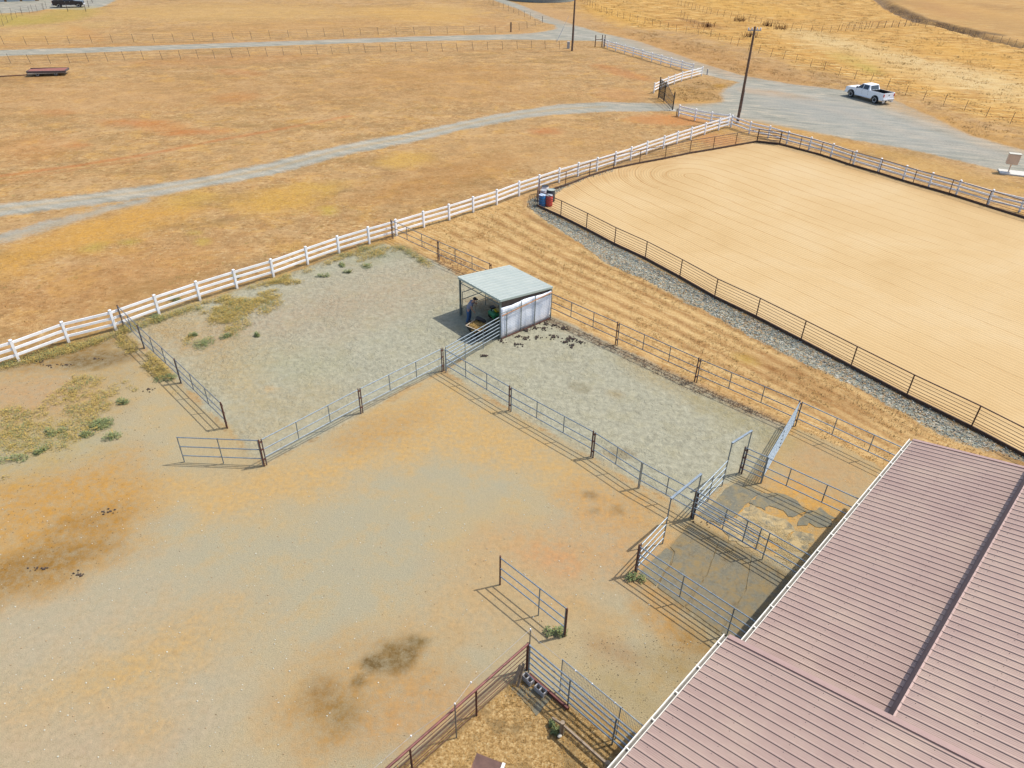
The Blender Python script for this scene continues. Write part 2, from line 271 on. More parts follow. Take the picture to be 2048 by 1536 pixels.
# palette patches: (polygon, colour, alpha, soft, jitter)
patch=np.zeros((len(X),3))+np.array(K(196,150,98)); pa=np.zeros(len(X))
def paint(mask,col,al=1.0):
    global patch,pa
    a=mask*al; o=a+pa*(1-a); w=np.where(o>1e-4,a/np.maximum(o,1e-4),0)[:,None]
    patch[:]=patch*(1-w)+np.array(K(*col))*w; pa[:]=o
PT=[
 # yard
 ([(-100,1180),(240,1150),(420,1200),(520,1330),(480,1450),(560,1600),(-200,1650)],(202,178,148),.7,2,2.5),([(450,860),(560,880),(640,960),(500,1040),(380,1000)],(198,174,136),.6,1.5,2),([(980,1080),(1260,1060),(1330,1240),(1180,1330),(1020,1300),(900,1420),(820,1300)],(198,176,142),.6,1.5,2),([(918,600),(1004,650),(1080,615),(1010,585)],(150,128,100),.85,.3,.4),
 ([(-60,735),(60,712),(235,660),(290,720),(250,790),(200,850),(60,880),(-60,900)],(196,154,92),.75,1.2,1.6),
 (ell(120,705,120,22,-12),(150,108,58),.8,.7,1.2),(ell(200,720,70,14,-10),(110,80,48),.7,.4,.9),
 ([(-60,960),(100,930),(260,905),(330,960),(310,1040),(230,1120),(120,1170),(-60,1210)],(208,152,74),.95,1.2,1.5),
 (ell(70,1130,170,38,-18),(158,112,58),.85,.9,1.3),(ell(190,1040,80,26,-12),(176,124,62),.7,.6,1),
 (ell(60,790,110,40,0),(205,160,118),.6,1,1),(ell(60,900,150,50,-10),(190,168,120),.5,1.2,1.5),
 ([(330,960),(480,950),(650,900),(760,810),(880,752),(1000,830),(1180,925),(1380,1045),(1330,1090),(1200,1045),(1040,950),(880,905),(720,950),(560,1010),(400,1050)],(218,172,106),.85,1.0,1.6),
 (ell(760,860,120,30,-20),(196,146,84),.5,.8,1.0),(ell(1230,1020,110,50,20),(208,158,98),.8,.8,1.2),(ell(1180,990,20,10,15),(146,104,62),.8,.12,.4),(ell(1236,1020,16,8,15),(160,116,70),.7,.12,.3),(ell(1190,1022,10,5,0),(150,110,66),.7,.1,.2),
 (ell(1150,1110,190,60,5),(210,160,106),.8,1.2,1.5),(ell(1090,1120,70,22,20),(222,150,96),.6,.6,.8),
 (ell(1000,1180,120,90,30),(205,168,122),.7,1.2,1.3),(ell(900,1220,140,60,-20),(208,170,120),.6,1,1.3),
 (ell(740,1400,190,110,-20),(200,152,92),.85,1.0,1.6),(ell(670,1420,60,45,0),(160,118,70),.7,.5,.8),(ell(790,1310,50,30,-20),(146,108,66),.8,.35,.5),
 (ell(748,1326,26,20,0),(112,84,52),.9,.12,.35),(ell(800,1318,34,22,-20),(124,92,54),.85,.15,.5),(ell(840,1283,26,9,10),(126,98,62),.85,.1,.3),(ell(720,1363,17,14,0),(128,94,56),.85,.1,.3),(ell(780,1296,20,10,-30),(132,98,56),.8,.1,.3),(ell(690,1430,26,30,0),(150,112,66),.7,.2,.5),(ell(640,1380,34,28,0),(150,108,64),.6,.35,.4),
 (ell(900,1440,160,70,-10),(208,158,104),.7,1.0,1.3),
 (ell(150,1390,190,60,-22),(214,170,106),.65,1.2,1.8),(ell(330,1300,170,50,-20),(212,168,104),.6,1.2,1.8),(ell(420,1230,120,40,-25),(214,170,110),.4,1,1.5),
 (ell(100,1500,260,60,-5),(200,174,146),.6,1.2,1.5),(ell(300,1450,60,30,-20),(216,166,92),.5,.6,1),
 (ell(1220,1300,60,20,25),(170,124,88),.7,.4,.5),(ell(1340,1330,60,30,30),(176,138,84),.6,.5,.7),(ell(1240,1380,80,30,30),(178,148,100),.5,.5,.8),(ell(1330,1250,90,26,30),(202,150,84),.8,.35,.6),
 (ell(1200,1235,60,25,20),(206,158,96),.6,.5,.7),(ell(1400,1290,60,30,35),(168,124,70),.6,.4,.5),
 (ell(1310,1180,40,60,-50),(205,152,86),.7,.5,.6),
 (ell(1280,1500,90,40,35),(206,158,76),.7,.4,.6),(ell(1200,1440,80,24,38),(196,146,70),.8,.3,.4),
 # side paddock and mats surroundings
 ([(1590,860),(1800,965),(1720,1010),(1640,1080),(1530,985)],(208,158,98),.7,.6,.9),(ell(1650,930,80,22,25),(196,160,120),.5,.5,.6),(ell(1640,1010,80,18,27),(226,158,72),.8,.35,.6),(ell(1590,985,60,14,27),(226,158,72),.8,.3,.5),
 ([(1395,1050),(1460,1000),(1560,960),(1700,1020),(1600,1130),(1500,1100)],(220,164,84),.9,.4,.6),
 # pens
 (ell(760,510,70,16,-10),(164,164,140),.5,.5,.8),(ell(560,720,120,40,10),(186,176,140),.4,1.2,1.3),(ell(420,700,140,60,40),(196,172,128),.7,1.0,1.3),(ell(560,830,150,50,-20),(196,168,120),.5,1,1.4),(ell(320,650,70,30,20),(194,166,122),.8,.7,.9),
 (ell(1340,770,120,18,25),(186,158,116),.7,.5,.8),(ell(1480,840,120,20,25),(176,156,116),.7,.5,.8),(ell(1520,930,60,26,-50),(196,164,112),.6,.5,.8),
 (ell(1160,776,22,10,20),(140,120,90),.6,.15,.3),(ell(1230,788,18,8,20),(170,140,96),.6,.15,.3),(ell(1240,908,32,10,10),(140,110,72),.7,.15,.4),(ell(958,748,16,5,10),(160,134,92),.6,.15,.3),
 (ell(540,777,12,5,0),(226,176,110),.8,.2,.3),
 # field
 (ell(810,320,55,16,-5),(222,180,96),.85,1.0,1.5),(ell(560,400,90,26,-8),(224,178,92),.8,1.5,2.2),(ell(640,375,50,10,-5),(214,176,92),.6,1,1.5),(ell(655,420,16,8,0),(206,180,84),.8,.6,.8),
 ([(-40,520),(80,480),(220,430),(330,405),(390,395),(400,420),(320,450),(230,490),(120,510),(0,560)],(222,170,88),.85,1.6,2.6),(ell(190,495,22,7,-8),(196,180,90),.8,.6,.8),(ell(256,484,16,5,-5),(190,176,84),.8,.5,.6),(ell(390,465,14,4,0),(196,170,80),.8,.4,.5),(ell(405,484,12,6,0),(200,184,84),.8,.4,.5),
 (ell(380,400,60,14,-8),(214,178,96),.6,1.2,1.6),
 (ell(640,620,300,40,-14),(196,140,92),.35,3,3),(ell(220,560,240,50,-14),(200,146,96),.5,3,3),
 (ell(1060,300,200,36,-6),(206,164,116),.5,3,3),(ell(870,360,160,26,-14),(188,138,84),.6,2,3),(ell(1090,262,30,5,0),(208,120,66),.7,.8,1.2),(ell(1330,240,80,10,2),(212,142,88),.8,.8,1.4),(ell(1240,190,50,14,0),(212,150,100),.5,1.5,2),
 (ell(260,245,60,6,2),(206,116,58),.65,.8,1.6),(ell(330,255,50,14,5),(212,130,66),.5,1.0,1.8),(ell(400,264,60,5,-2),(206,120,62),.6,.8,1.4),(ell(470,195,50,10,-6),(210,132,72),.5,1,1.8),(ell(120,225,40,6,0),(214,134,74),.5,.8,1.6),(ell(150,290,22,4,0),(210,124,66),.6,.7,1),(ell(480,145,50,6,4),(206,130,76),.5,1,1.5),(ell(70,295,80,26,-5),(212,146,88),.45,2,2.5),
 (ell(150,200,240,30,0),(214,168,122),.45,4,4),(ell(560,180,300,30,2),(192,146,98),.35,4,4),(ell(880,150,200,24,0),(196,144,86),.45,3,4),(ell(1010,190,160,20,0),(204,158,108),.5,3,3),(ell(450,120,200,12,-2),(190,134,90),.4,2,3),
 (ell(60,158,90,5,-2),(150,106,66),.5,1,1.5),
 (ell(1345,105,150,12,20),(214,160,96),.5,2,2),(ell(1245,145,60,8,15),(208,122,66),.5,1,1.5),(ell(1380,195,60,18,-10),(196,150,92),.6,1.5,2),(ell(1440,172,14,4,0),(226,170,60),.8,.5,.6),(ell(1370,205,60,6,0),(216,164,88),.6,.8,1),
 (ell(1350,240,50,8,8),(216,148,94),.7,.8,1),(ell(1440,280,50,12,8),(212,146,96),.7,.8,1.0),
 # top fields
 (ell(130,30,70,14,-8),(196,176,92),.75,2,3),(ell(20,40,60,12,0),(190,178,84),.85,3,3),(ell(110,58,130,8,-6),(228,196,140),.6,3,4),(ell(170,66,40,8,20),(208,140,72),.5,2,3),(ell(60,75,100,10,-4),(226,178,108),.5,3,4),
 (ell(460,25,260,18,0),(224,186,124),.6,6,6),(ell(560,55,240,12,-2),(208,160,102),.45,5,5),(ell(830,30,120,14,4),(228,182,104),.7,5,5),(ell(900,18,60,8,6),(232,192,120),.5,4,4),(ell(1000,50,60,10,14),(206,158,108),.6,3,3),
 (ell(1120,32,60,12,16),(206,166,124),.8,3,3),(ell(1230,30,70,14,12),(232,180,88),.6,4,5),(ell(1470,125,160,14,16),(200,146,86),.6,3,4),(ell(1390,50,60,8,6),(176,116,72),.5,2,3),
 (ell(1500,16,120,12,8),(232,182,92),.6,5,6),(ell(1640,50,100,10,8),(212,164,96),.5,3,5),(ell(1700,95,130,16,14),(236,214,170),.75,4,5),(ell(1900,150,140,22,12),(238,218,178),.7,4,6),(ell(2010,180,70,26,20),(234,208,160),.6,4,6),(ell(1780,130,120,12,15),(222,176,102),.6,4,5),(ell(1950,110,120,12,12),(230,178,88),.6,4,5),(ell(1700,120,40,9,18),(196,176,98),.7,2,3),(ell(1740,140,24,7,18),(184,178,92),.7,1.5,2),
 (ell(1930,22,120,16,10),(212,166,104),.6,5,5),(ell(2010,50,90,12,14),(190,152,104),.7,5,5),(ell(1820,6,60,6,10),(176,140,92),.6,4,4),(ell(1990,14,50,5,8),(160,122,84),.5,3,4),(ell(1880,20,60,10,15),(188,140,98),.6,4,4),(ell(1900,250,180,16,18),(212,160,84),.7,2,3),(ell(1560,190,80,6,8),(220,160,78),.6,1,1.5),
 (ell(1640,275,160,8,13),(214,166,96),.6,1,1.4),(ell(1900,345,160,14,16),(218,176,108),.6,1.5,2),
]
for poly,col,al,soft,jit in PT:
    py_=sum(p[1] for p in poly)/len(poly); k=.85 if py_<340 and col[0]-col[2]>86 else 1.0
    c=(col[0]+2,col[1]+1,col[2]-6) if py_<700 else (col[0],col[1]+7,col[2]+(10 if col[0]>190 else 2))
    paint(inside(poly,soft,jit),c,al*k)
paint(inside([(1275,1146),(1345,1092),(1384,1040),(1500,1100),(1650,1190),(1530,1340)],.1,.1),(134,116,84),.9)
# line work: tyre tracks, ruts and mowing swaths really on the ground
LN=[([(0,352),(140,333),(300,308),(420,283),(560,258),(700,232)],.35,(208,124,66),.75),([(0,362),(160,338),(300,316)],.25,(196,130,78),.5),
 ([(1207,213),(1119,218),(1031,229),(926,250),(820,274),(680,300),(547,335),(410,362),(290,383),(136,400),(0,420)],.4,(208,180,134),.95),
 ([(1207,208.5),(1119,213.5),(1031,225),(926,246),(820,269),(680,295),(547,329),(410,359),(280,380),(100,403),(0,411)],.3,(212,208,198),.7),([(1207,218),(1119,223.5),(1031,233.5),(926,254.5),(820,279),(680,305.5),(547,343),(410,368.5),(280,388),(136,408),(0,427)],.3,(210,206,196),.6),([(1100,74),(856,77),(600,85),(300,95.5),(0,105)],.5,(208,200,184),.5),
 ([(0,450),(110,432),(170,420)],.3,(206,170,116),.5),([(-20,487),(100,450),(200,420)],.3,(206,176,128),.6),
 ([(452,142),(500,150),(545,162),(566,176),(560,190),(530,200)],.18,(226,190,140),.6),([(470,146),(520,158),(552,172),(548,184)],.18,(224,188,138),.5),
 ([(150,208),(190,220),(206,238),(196,254),(150,270),(110,292)],.25,(224,186,138),.5),([(120,216),(160,226),(170,242),(150,262),(130,290)],.2,(224,186,138),.5),
 ([(200,196),(280,188),(360,180)],.3,(222,182,132),.35),([(680,352),(780,345),(900,338)],.3,(170,126,80),.35),([(740,370),(850,350),(1000,345)],.3,(210,170,122),.4),
 ([(0,90.5),(150,90.8),(300,86),(450,82),(600,77),(700,73)],.35,(120,84,56),.6),([(0,93),(300,89),(600,81),(900,70),(1000,67)],.8,(206,148,88),.5),
 ([(0,134),(200,129),(400,121),(600,112),(700,108.5),(900,102),(1150,101)],.3,(186,132,78),.6),
 ([(0,153.5),(57,150.5)],.25,(110,78,58),.8),
 ([(690,22),(850,20),(960,32),(1020,46),(1000,58)],.35,(226,192,142),.5),([(700,34),(850,30),(930,40),(975,52),(940,60)],.35,(228,194,144),.5),([(760,44),(860,40),(920,48),(940,56)],.3,(226,192,142),.5),
]
for pts,w,col,al in LN: paint(stroke(pts,w,w*.9,.5),col,al*.85)
for k in range(13):   # mowing swaths on the dry strip between the pens and the arena
    f=k/12; a=(880+f*150,455-f*40); 
    pts=[(890+f*160,470-f*55),(1060+f*80,555-f*85),(1300+f*70,665-f*90),(1560+f*60,800-f*100),(1800+f*50,930-f*80)]
    paint(stroke(pts,.17,.16,.45),(168,122,74) if k%2 else (238,204,146),.9)
paint(inside(ell(1620,775,140,22,27),.8,1.2),(160,112,64),.6); paint(inside(ell(1490,718,26,8,20),.3,.4),(190,160,60),.6)
paint(stroke([(1100,640),(1232,698),(1391,772),(1560,848)],.3,.4,.5),(166,120,72),.7)
# darker earth band beside the white fence, browner rims inside the arena
paint(stroke([(20,722),(138,688),(232,662),(319,632),(400,604),(547,557),(678,510),(760,484)],.35,.4,.5),(150,122,66),.55)
paint(stroke([(1100,415),(1172,466),(1290,524),(1428,602),(1601,689),(1812,800),(1960,875)],.6,.7,.8)*arena,(218,176,120),.5)
paint(stroke([(1115,395),(1180,362),(1280,334),(1425,306),(1515,291),(1560,295),(1700,338),(1897,396),(2048,442)],.7,.9,.8)*arena,(206,160,104),.6)
for rr_ in (7,10,13,16.5): paint(stroke([tuple(_a0p) for _a0p in [(1385+rr_*8.2*math.cos(a),352-rr_*2.3*math.sin(a)) for a in [2.0+.25*k for k in range(9)]]],.12,.2,.3)*arena,(204,160,104),.7)
# creek bed
creek=stroke([(1740,-20),(1768,5),(1802,25.5),(1844,42.5),(1887,50),(1921,59.5),(1972,73),(2048,92),(2200,118)],1.6,1.1,2.2)
paint(creek,(120,104,94),1); paint(stroke([(1780,8),(1844,36),(1900,50),(1935,59),(2000,70)],1.2,.9,2),(78,60,52),.85); paint(stroke([(1356,36),(1430,52)],1.2,.8,2),(110,66,46),.6)
# lot and road shading of the gravel itself
paint(inside(ell(1760,250,200,30,14),3,4)*road,(178,182,182),.5); paint(inside(ell(1620,215,120,18,8),2,3)*road,(170,172,170),.5); paint(stroke([(1500,180),(1650,215),(1800,262),(2000,318)],.9,1,1.2)*road,(200,190,178),.5)
paint(stroke([(1560,180),(1700,200),(1850,245),(2020,300)],.5,.6,.8)*road,(206,200,190),.45)
paint(stroke([(1119,68),(1180,75),(1300,112),(1420,150)],.5,.6,.6)*road,(212,210,204),.5)

# arena harrow lines: distance to the long middle line gives stadium-shaped passes
_a0=np.array(G(1385,352)[:2]); _ad=np.array([math.sin(R(145.4)),math.cos(R(145.4))]); groove=seg_d(X,Y,_a0,_a0+_ad*120)+J2*.5+J1*.1
groove=np.where(arena>0,groove,0); swirl=np.clip(1-np.hypot(X-_a0[0],Y-_a0[1])/24,0,1)

masks=dict(road=road,arena=arena,stone=stone,sand=sand,yard=yard,coop=coop,strip=strip,gold=gold,groove=groove,swirl=swirl,patch_a=pa)
Zg=fbm(X*.35,Y*.35,5)*.05*np.clip(1-road-arena-sand*.5-inside(P_YARD,2,0),0,1)
Zg+=(-creek*1.1)
NXv=len(XS); NYv=len(YS)
ii,jj=np.meshgrid(np.arange(NXv-1),np.arange(NYv-1)); base=(jj*NXv+ii).ravel()
FA=np.stack([base,base+1,base+NXv+1,base+NXv],1)
def fmean(a): return a[FA].mean(1)
cls=np.zeros(len(FA),int)
fm={k:fmean(v) for k,v in dict(road=road,arena=arena,stone=stone,sand=sand).items()}
cls[fm['sand']>.5]=3; cls[fm['road']>.45]=1; cls[fm['stone']>.5]=4; cls[fm['arena']>.5]=2

def ground_material():
    t=NT('ground mix'); A=t.attr
    nb=t.noise(.09,3,.6); nm=t.noise(.8,4,.6,dist=.3); nf=t.noise(5,4,.65); ng=t.noise(28,3,.7); nh=t.noise(2.2,4,.7)
    stk=t.noise(2.6,4,.65,co=t.mapc((.5,1.5,1),(0,0,R(8))))
    s1=t.m_('ADD',t.m_('MULTIPLY',nf,.45),t.m_('MULTIPLY',stk,.55))
    cl=t.noise(1.7,6,.75,dist=.5); s1=t.m_('ADD',t.m_('MULTIPLY',s1,.6),t.m_('MULTIPLY',cl,.4)); field=t.ramp(s1,[(.34,K(134,100,60)),(.43,K(176,138,90)),(.5,K(203,164,112)),(.57,K(219,185,132)),(.66,K(238,210,164))])
    field=t.mix(t.rng(nm,.46,.62,0,.5),field,K(186,138,84)); field=t.mix(t.rng(nb,.42,.6,0,.45),field,K(212,174,122)); n3=t.noise(.3,5,.7,dist=.6); field=t.mix(t.rng(n3,.5,.62,0,.45),field,K(184,152,110)); field=t.mix(t.rng(n3,.46,.38,0,.55),field,K(218,172,98)); gm=t.ramp(t.noise(11,4,.7),[(.3,(.78,.76,.74)),(.5,(1,1,1)),(.7,(1.2,1.2,1.18))]); field=t.mix(.9,field,gm,'MULTIPLY'); g2=t.ramp(t.noise(.55,7,.72,dist=.8),[(.34,(.78,.77,.76)),(.48,(.97,.97,.96)),(.54,(1.05,1.04,1.03)),(.66,(1.22,1.23,1.24))]); field=t.mix(.9,field,g2,'MULTIPLY'); g3=t.noise(.16,5,.7,co=t.mapc((.6,1.4,1),(0,0,R(10))),dist=.5); field=t.mix(t.rng(g3,.54,.64,0,.5),field,K(164,132,82)); field=t.mix(t.rng(g3,.46,.36,0,.45),field,K(222,186,138))
    vs=t.vor(1.1,'F1','Distance'); vc=t.vor(1.1,'F1','Color')
    sp=t.n('ShaderNodeSeparateColor'); t.l(vc,sp.inputs[0])
    green=t.m_('MULTIPLY',t.rng(vs,.22,.1),t.rng(sp.outputs[0],.86,.9)); green=t.m_('MULTIPLY',green,t.rng(nf,.4,.6))
    def tuf(sc,lo,hi,r0,ch,col,am,f):
        d_=t.vor(sc,'F1','Distance',co=wco); c_=t.n('ShaderNodeSeparateColor'); t.l(t.vor(sc,'F1','Color',co=wco),c_.inputs[0])
        return t.mix(t.m_('MULTIPLY',t.m_('MULTIPLY',t.rng(d_,hi,lo),t.rng(c_.outputs[ch],r0,r0+.1)),am),f,col)
    wn=t.noise(3,3,.6,color=True); wv=t.n('ShaderNodeVectorMath'); wv.operation='MULTIPLY_ADD'; t.l(wn,wv.inputs[0]); wv.inputs[1].default_value=(.45,.45,0); t.l(t.co,wv.inputs[2]); wco=wv.outputs[0]
    field=tuf(2.1,.1,.42,.45,0,K(150,112,68),.6,field); field=tuf(1.3,.1,.38,.6,1,K(164,128,80),.55,field); field=tuf(2.7,.08,.36,.55,2,K(232,206,160),.6,field)
    field=t.mix(t.m_('MULTIPLY',green,.75),field,K(136,134,74))
    gstk=t.noise(.9,5,.7,co=t.mapc((.3,1.4,1),(0,0,R(-10))),dist=.6)
    goldc=t.ramp(gstk,[(.3,K(176,122,58)),(.45,K(218,166,86)),(.58,K(234,192,118)),(.72,K(242,222,178))])
    g4=t.ramp(t.noise(.4,6,.7,co=t.mapc((.4,1.3,1),(0,0,R(-14))),dist=.8),[(.36,(.76,.72,.66)),(.5,(1,1,1)),(.64,(1.15,1.17,1.22))]); goldc=t.mix(.9,goldc,g4,'MULTIPLY'); col=t.mix(A('gold'),field,goldc)
    # dry strip
    sstk=t.m_('ADD',t.m_('MULTIPLY',t.noise(2.6,5,.7,co=t.mapc((.3,2.0,1),(0,0,R(-43.7)))),.6),t.m_('MULTIPLY',t.noise(9,4,.7),.4))
    stripc=t.ramp(sstk,[(.32,K(176,128,78)),(.44,K(206,162,104)),(.56,K(234,198,140)),(.7,K(248,226,182))])
    def zone(c,name,newc,amp=.5,w=.3,noise=nf):
        f=t.m_('ADD',A(name),t.m_('MULTIPLY',t.m_('SUBTRACT',noise,.5),amp)); f=t.rng(f,.5-w/2,.5+w/2); 
        f=t.m_('MULTIPLY',f,t.rng(A(name),.0,.12)); return t.mix(f,c,newc)
    col=zone(col,'strip',stripc)
    yn=t.m_('ADD',t.m_('MULTIPLY',nm,.6),t.m_('MULTIPLY',nh,.4))
    yardc=t.ramp(yn,[(.38,K(190,181,156)),(.5,K(196,184,154)),(.58,K(208,183,138)),(.68,K(216,178,116))])
    yardc=t.mix(.55,yardc,t.mix(t.rng(nb,.45,.6),K(190,183,158),K(206,182,136)))
    grit=t.ramp(ng,[(.3,(.60,.58,.55)),(.5,(1,1,1)),(.7,(1.3,1.28,1.24))]); yardc=t.mix(.9,yardc,grit,'MULTIPLY')
    col=zone(col,'yard',yardc)
    # patches of other soil / plants
    pcol=A('patch','Color'); pf=t.m_('MULTIPLY',A('patch_a'),t.rng(t.m_('ADD',t.m_('MULTIPLY',nh,.5),t.m_('ADD',t.m_('MULTIPLY',nf,.3),t.m_('MULTIPLY',t.noise(16,3,.7),.2))),.38,.6,.38,1.12),clamp=True)
    pv=t.mix(.7,pcol,t.ramp(nf,[(.25,(.70,.66,.62)),(.5,(1,1,1)),(.75,(1.25,1.24,1.2))]),'MULTIPLY')
    notsand=pf
    col=t.mix(pf,col,pv)
    coopn=t.noise(9,5,.75); coopc=t.ramp(coopn,[(.3,K(132,108,72)),(.43,K(186,150,98)),(.53,K(218,182,126)),(.66,K(242,218,170))]); coopc=t.mix(t.rng(t.noise(1.3,3,.6),.5,.66,0,.7),coopc,K(150,128,92))
    col=zone(col,'coop',coopc,.3,.3)
    sandn=t.noise(3.2,5,.6,dist=.4); sandc=t.ramp(sandn,[(.3,K(172,169,150)),(.5,K(189,187,167)),(.7,K(206,203,182))]); sandc=t.mix(t.rng(nm,.5,.68,0,.35),sandc,K(184,176,140)); sandc=t.mix(.5,sandc,grit,'MULTIPLY')
    sandc=t.mix(t.m_('MULTIPLY',pf,.85),sandc,pv)
    col=zone(col,'sand',sandc,.5,.3)
    vst=t.vor(7.5,'F1','Color'); sv=t.n('ShaderNodeSeparateColor'); t.l(vst,sv.inputs[0]); vd=t.vor(7.5,'F1','Distance')
    stonec=t.ramp(sv.outputs[0],[(0,K(126,132,128)),(.35,K(166,172,164)),(.6,K(196,190,168)),(.8,K(190,160,122)),(1,K(222,222,212))]); stonec=t.mix(t.rng(vd,.45,.8,0,.6),stonec,K(132,122,104))
    col=zone(col,'stone',stonec,.9,.25)
    rstk=t.noise(.8,5,.65,co=t.mapc((.35,1.4,1),(0,0,R(-18))),dist=.5)
    roadc=t.ramp(rstk,[(.34,K(156,156,146)),(.46,K(172,172,162)),(.55,K(188,184,172)),(.64,K(208,198,180))]); roadc=t.mix(t.rng(t.noise(.18,4,.6),.5,.64,0,.5),roadc,K(190,184,174)); roadc=t.mix(.75,roadc,t.ramp(nf,[(.3,(.76,.76,.75)),(.5,(1,1,1)),(.7,(1.2,1.2,1.18))]),'MULTIPLY')
    roadc=t.mix(t.m_('MULTIPLY',pf,.9),roadc,pv)
    col=zone(col,'road',roadc,1.3,.5,t.m_('ADD',t.m_('MULTIPLY',nf,.5),t.m_('MULTIPLY',nh,.5)))
    gd=A('groove'); fr=t.m_('FRACT',t.m_('DIVIDE',t.m_('ADD',gd,t.m_('MULTIPLY',nm,.25)),1.55)); g1=t.rng(t.m_('ABSOLUTE',t.m_('SUBTRACT',fr,.5)),.0,.06,1,0)
    f2=t.m_('SINE',t.m_('MULTIPLY',gd,2*math.pi/.27))
    aw=t.noise(.12,5,.6,dist=.5); arenac=t.ramp(aw,[(.3,K(230,196,144)),(.5,K(238,206,156)),(.7,K(243,215,170))])
    arenac=t.mix(t.m_('MULTIPLY',g1,t.m_('ADD',t.rng(t.noise(.5,3,.6),.38,.65,.0,.42),t.m_('MULTIPLY',A('swirl'),.7))),arenac,K(206,162,106)); arenac=t.mix(t.m_('MULTIPLY',t.rng(f2,.2,1),.22),arenac,K(214,174,118)); arenac=t.mix(.35,arenac,grit,'MULTIPLY')
    arenac=t.mix(t.m_('MULTIPLY',pf,.8),arenac,pv); f=t.rng(A('arena'),.4,.6); col=t.mix(f,col,arenac)
    # pebbles and droppings
    v2=t.vor(3.1,'F1','Distance'); c2=t.n('ShaderNodeSeparateColor'); t.l(t.vor(3.1,'F1','Color'),c2.inputs[0])
    peb=t.m_('MULTIPLY',t.rng(v2,.07,.05),t.rng(c2.outputs[0],.9,.92)); ym=t.m_('MULTIPLY',A('yard'),t.m_('SUBTRACT',1,A('sand'))); col=t.mix(t.m_('MULTIPLY',peb,ym),col,K(236,230,216))
    drk=t.m_('MULTIPLY',t.rng(v2,.1,.06),t.rng(c2.outputs[1],.9,.92)); col=t.mix(t.m_('MULTIPLY',drk,t.m_('MULTIPLY',t.m_('MAXIMUM',A('yard'),t.m_('MULTIPLY',A('sand'),.6)),.7)),col,K(110,88,62))
    # relief
    foot=t.m_('ADD',t.m_('MULTIPLY',t.noise(4.6,3,.6,dist=.5),.8),t.m_('MULTIPLY',t.noise(1.1,3,.5),.5)); foot=t.m_('MULTIPLY',foot,t.rng(t.noise(.35,3,.6),.35,.6,.35,1)); foot=t.m_('MULTIPLY',foot,A('sand'))
    b=t.bump(foot,1.0,.14)
    gr=t.m_('MULTIPLY',t.m_('ADD',nf,t.m_('MULTIPLY',ng,.6)),t.m_('SUBTRACT',1,t.m_('MAXIMUM',A('arena'),t.m_('MULTIPLY',A('road'),.6)))); b=t.bump(gr,.5,.05,b)
    sh=t.m_('MULTIPLY',vd,A('stone')); b=t.bump(t.m_('MULTIPLY',sh,-1.0),.4,.03,b)
    ab=t.m_('MULTIPLY',t.m_('ADD',t.m_('MULTIPLY',f2,.4),t.m_('MULTIPLY',g1,-1.0)),A('arena')); b=t.bump(ab,.4,.04,b)
    return t.fin(col,.95,b,0,.15)
m_ground=ground_material()
for idx,nm_,lab in ((0,'ground','ground'),(1,'gravel_road','road'),(2,'arena_sand','arena'),(3,'pen_sand','sand'),(4,'gravel_strip','gravel')):
    fs=FA[cls==idx]; used=np.unique(fs); rm=np.zeros(len(X),int); rm[used]=np.arange(len(used)); f2=rm[fs]
    me=bpy.data.meshes.new(nm_); me.vertices.add(len(used)); me.loops.add(f2.size); me.polygons.add(len(f2))
    me.vertices.foreach_set('co',np.stack([X[used],Y[used],Zg[used]],1).ravel().astype(np.float32))
    me.loops.foreach_set('vertex_index',f2.ravel().astype(np.int32)); me.polygons.foreach_set('loop_start',(np.arange(len(f2))*4).astype(np.int32)); me.polygons.foreach_set('loop_total',np.full(len(f2),4,np.int32))
    me.polygons.foreach_set('use_smooth',np.ones(len(f2),bool)); me.update(calc_edges=True)
    for k,v in masks.items():
        a=me.attributes.new(k,'FLOAT','POINT'); a.data.foreach_set('value',v[used].astype(np.float32))
    a=me.attributes.new('patch','FLOAT_COLOR','POINT'); a.data.foreach_set('color',np.concatenate([patch[used],np.ones((len(used),1))],1).ravel().astype(np.float32))
    me.materials.append(m_ground); o=bpy.data.objects.new(nm_,me); C.objects.link(o); tag(o,kind='structure')

def samp(a,x,y):
    i=min(max(np.searchsorted(XS,x)-1,0),NXv-2); j=min(max(np.searchsorted(YS,y)-1,0),NYv-2); return a[j*NXv+i]

# ---------------------------------------------------------------- barn
ZE=3.25; SL=.214; E0=G(1820,877,ZE)+U*.13; E0.z=0
def bp(u,v,h=0.0): return E0+U*u+V*v+Z*(ZE+SL*u+h)
def roof_mat():
    t=NT('rose metal roof'); n=t.noise(.7,4,.6); n2=t.noise(9,3,.6); c=t.ramp(n,[(.3,K(212,182,174)),(.5,K(219,190,180)),(.7,K(227,200,186))]); c=t.mix(t.rng(n2,.4,.7,0,.18),c,K(208,176,168))
    st=t.noise(1.6,5,.7,co=t.mapc((.35,2.2,1),(0,0,R(-43.75)))); c=t.mix(t.rng(st,.5,.68,0,.35),c,K(196,164,156)); st=t.noise(3,4,.7); c=t.mix(t.rng(st,.66,.74,0,.3),c,K(222,206,196)); return t.fin(c,.5,None,.05,.35)
m_roof=roof_mat(); m_screw=mat('roof screw',(.09,.06,.055),.6); m_stepshade=mat('shade darkened step sheet',(.15,.11,.11),.6); m_gutter2=mat('pale trim',K(226,204,194),.5); m_gbed=mat('gutter bed',(.13,.12,.10),.8,0,.3,6); m_trim=mat('rose metal trim',K(212,178,172),.45,.05,.06,3)  # step sheet: rose colour darkened, the shade of the step painted in
RS=.262
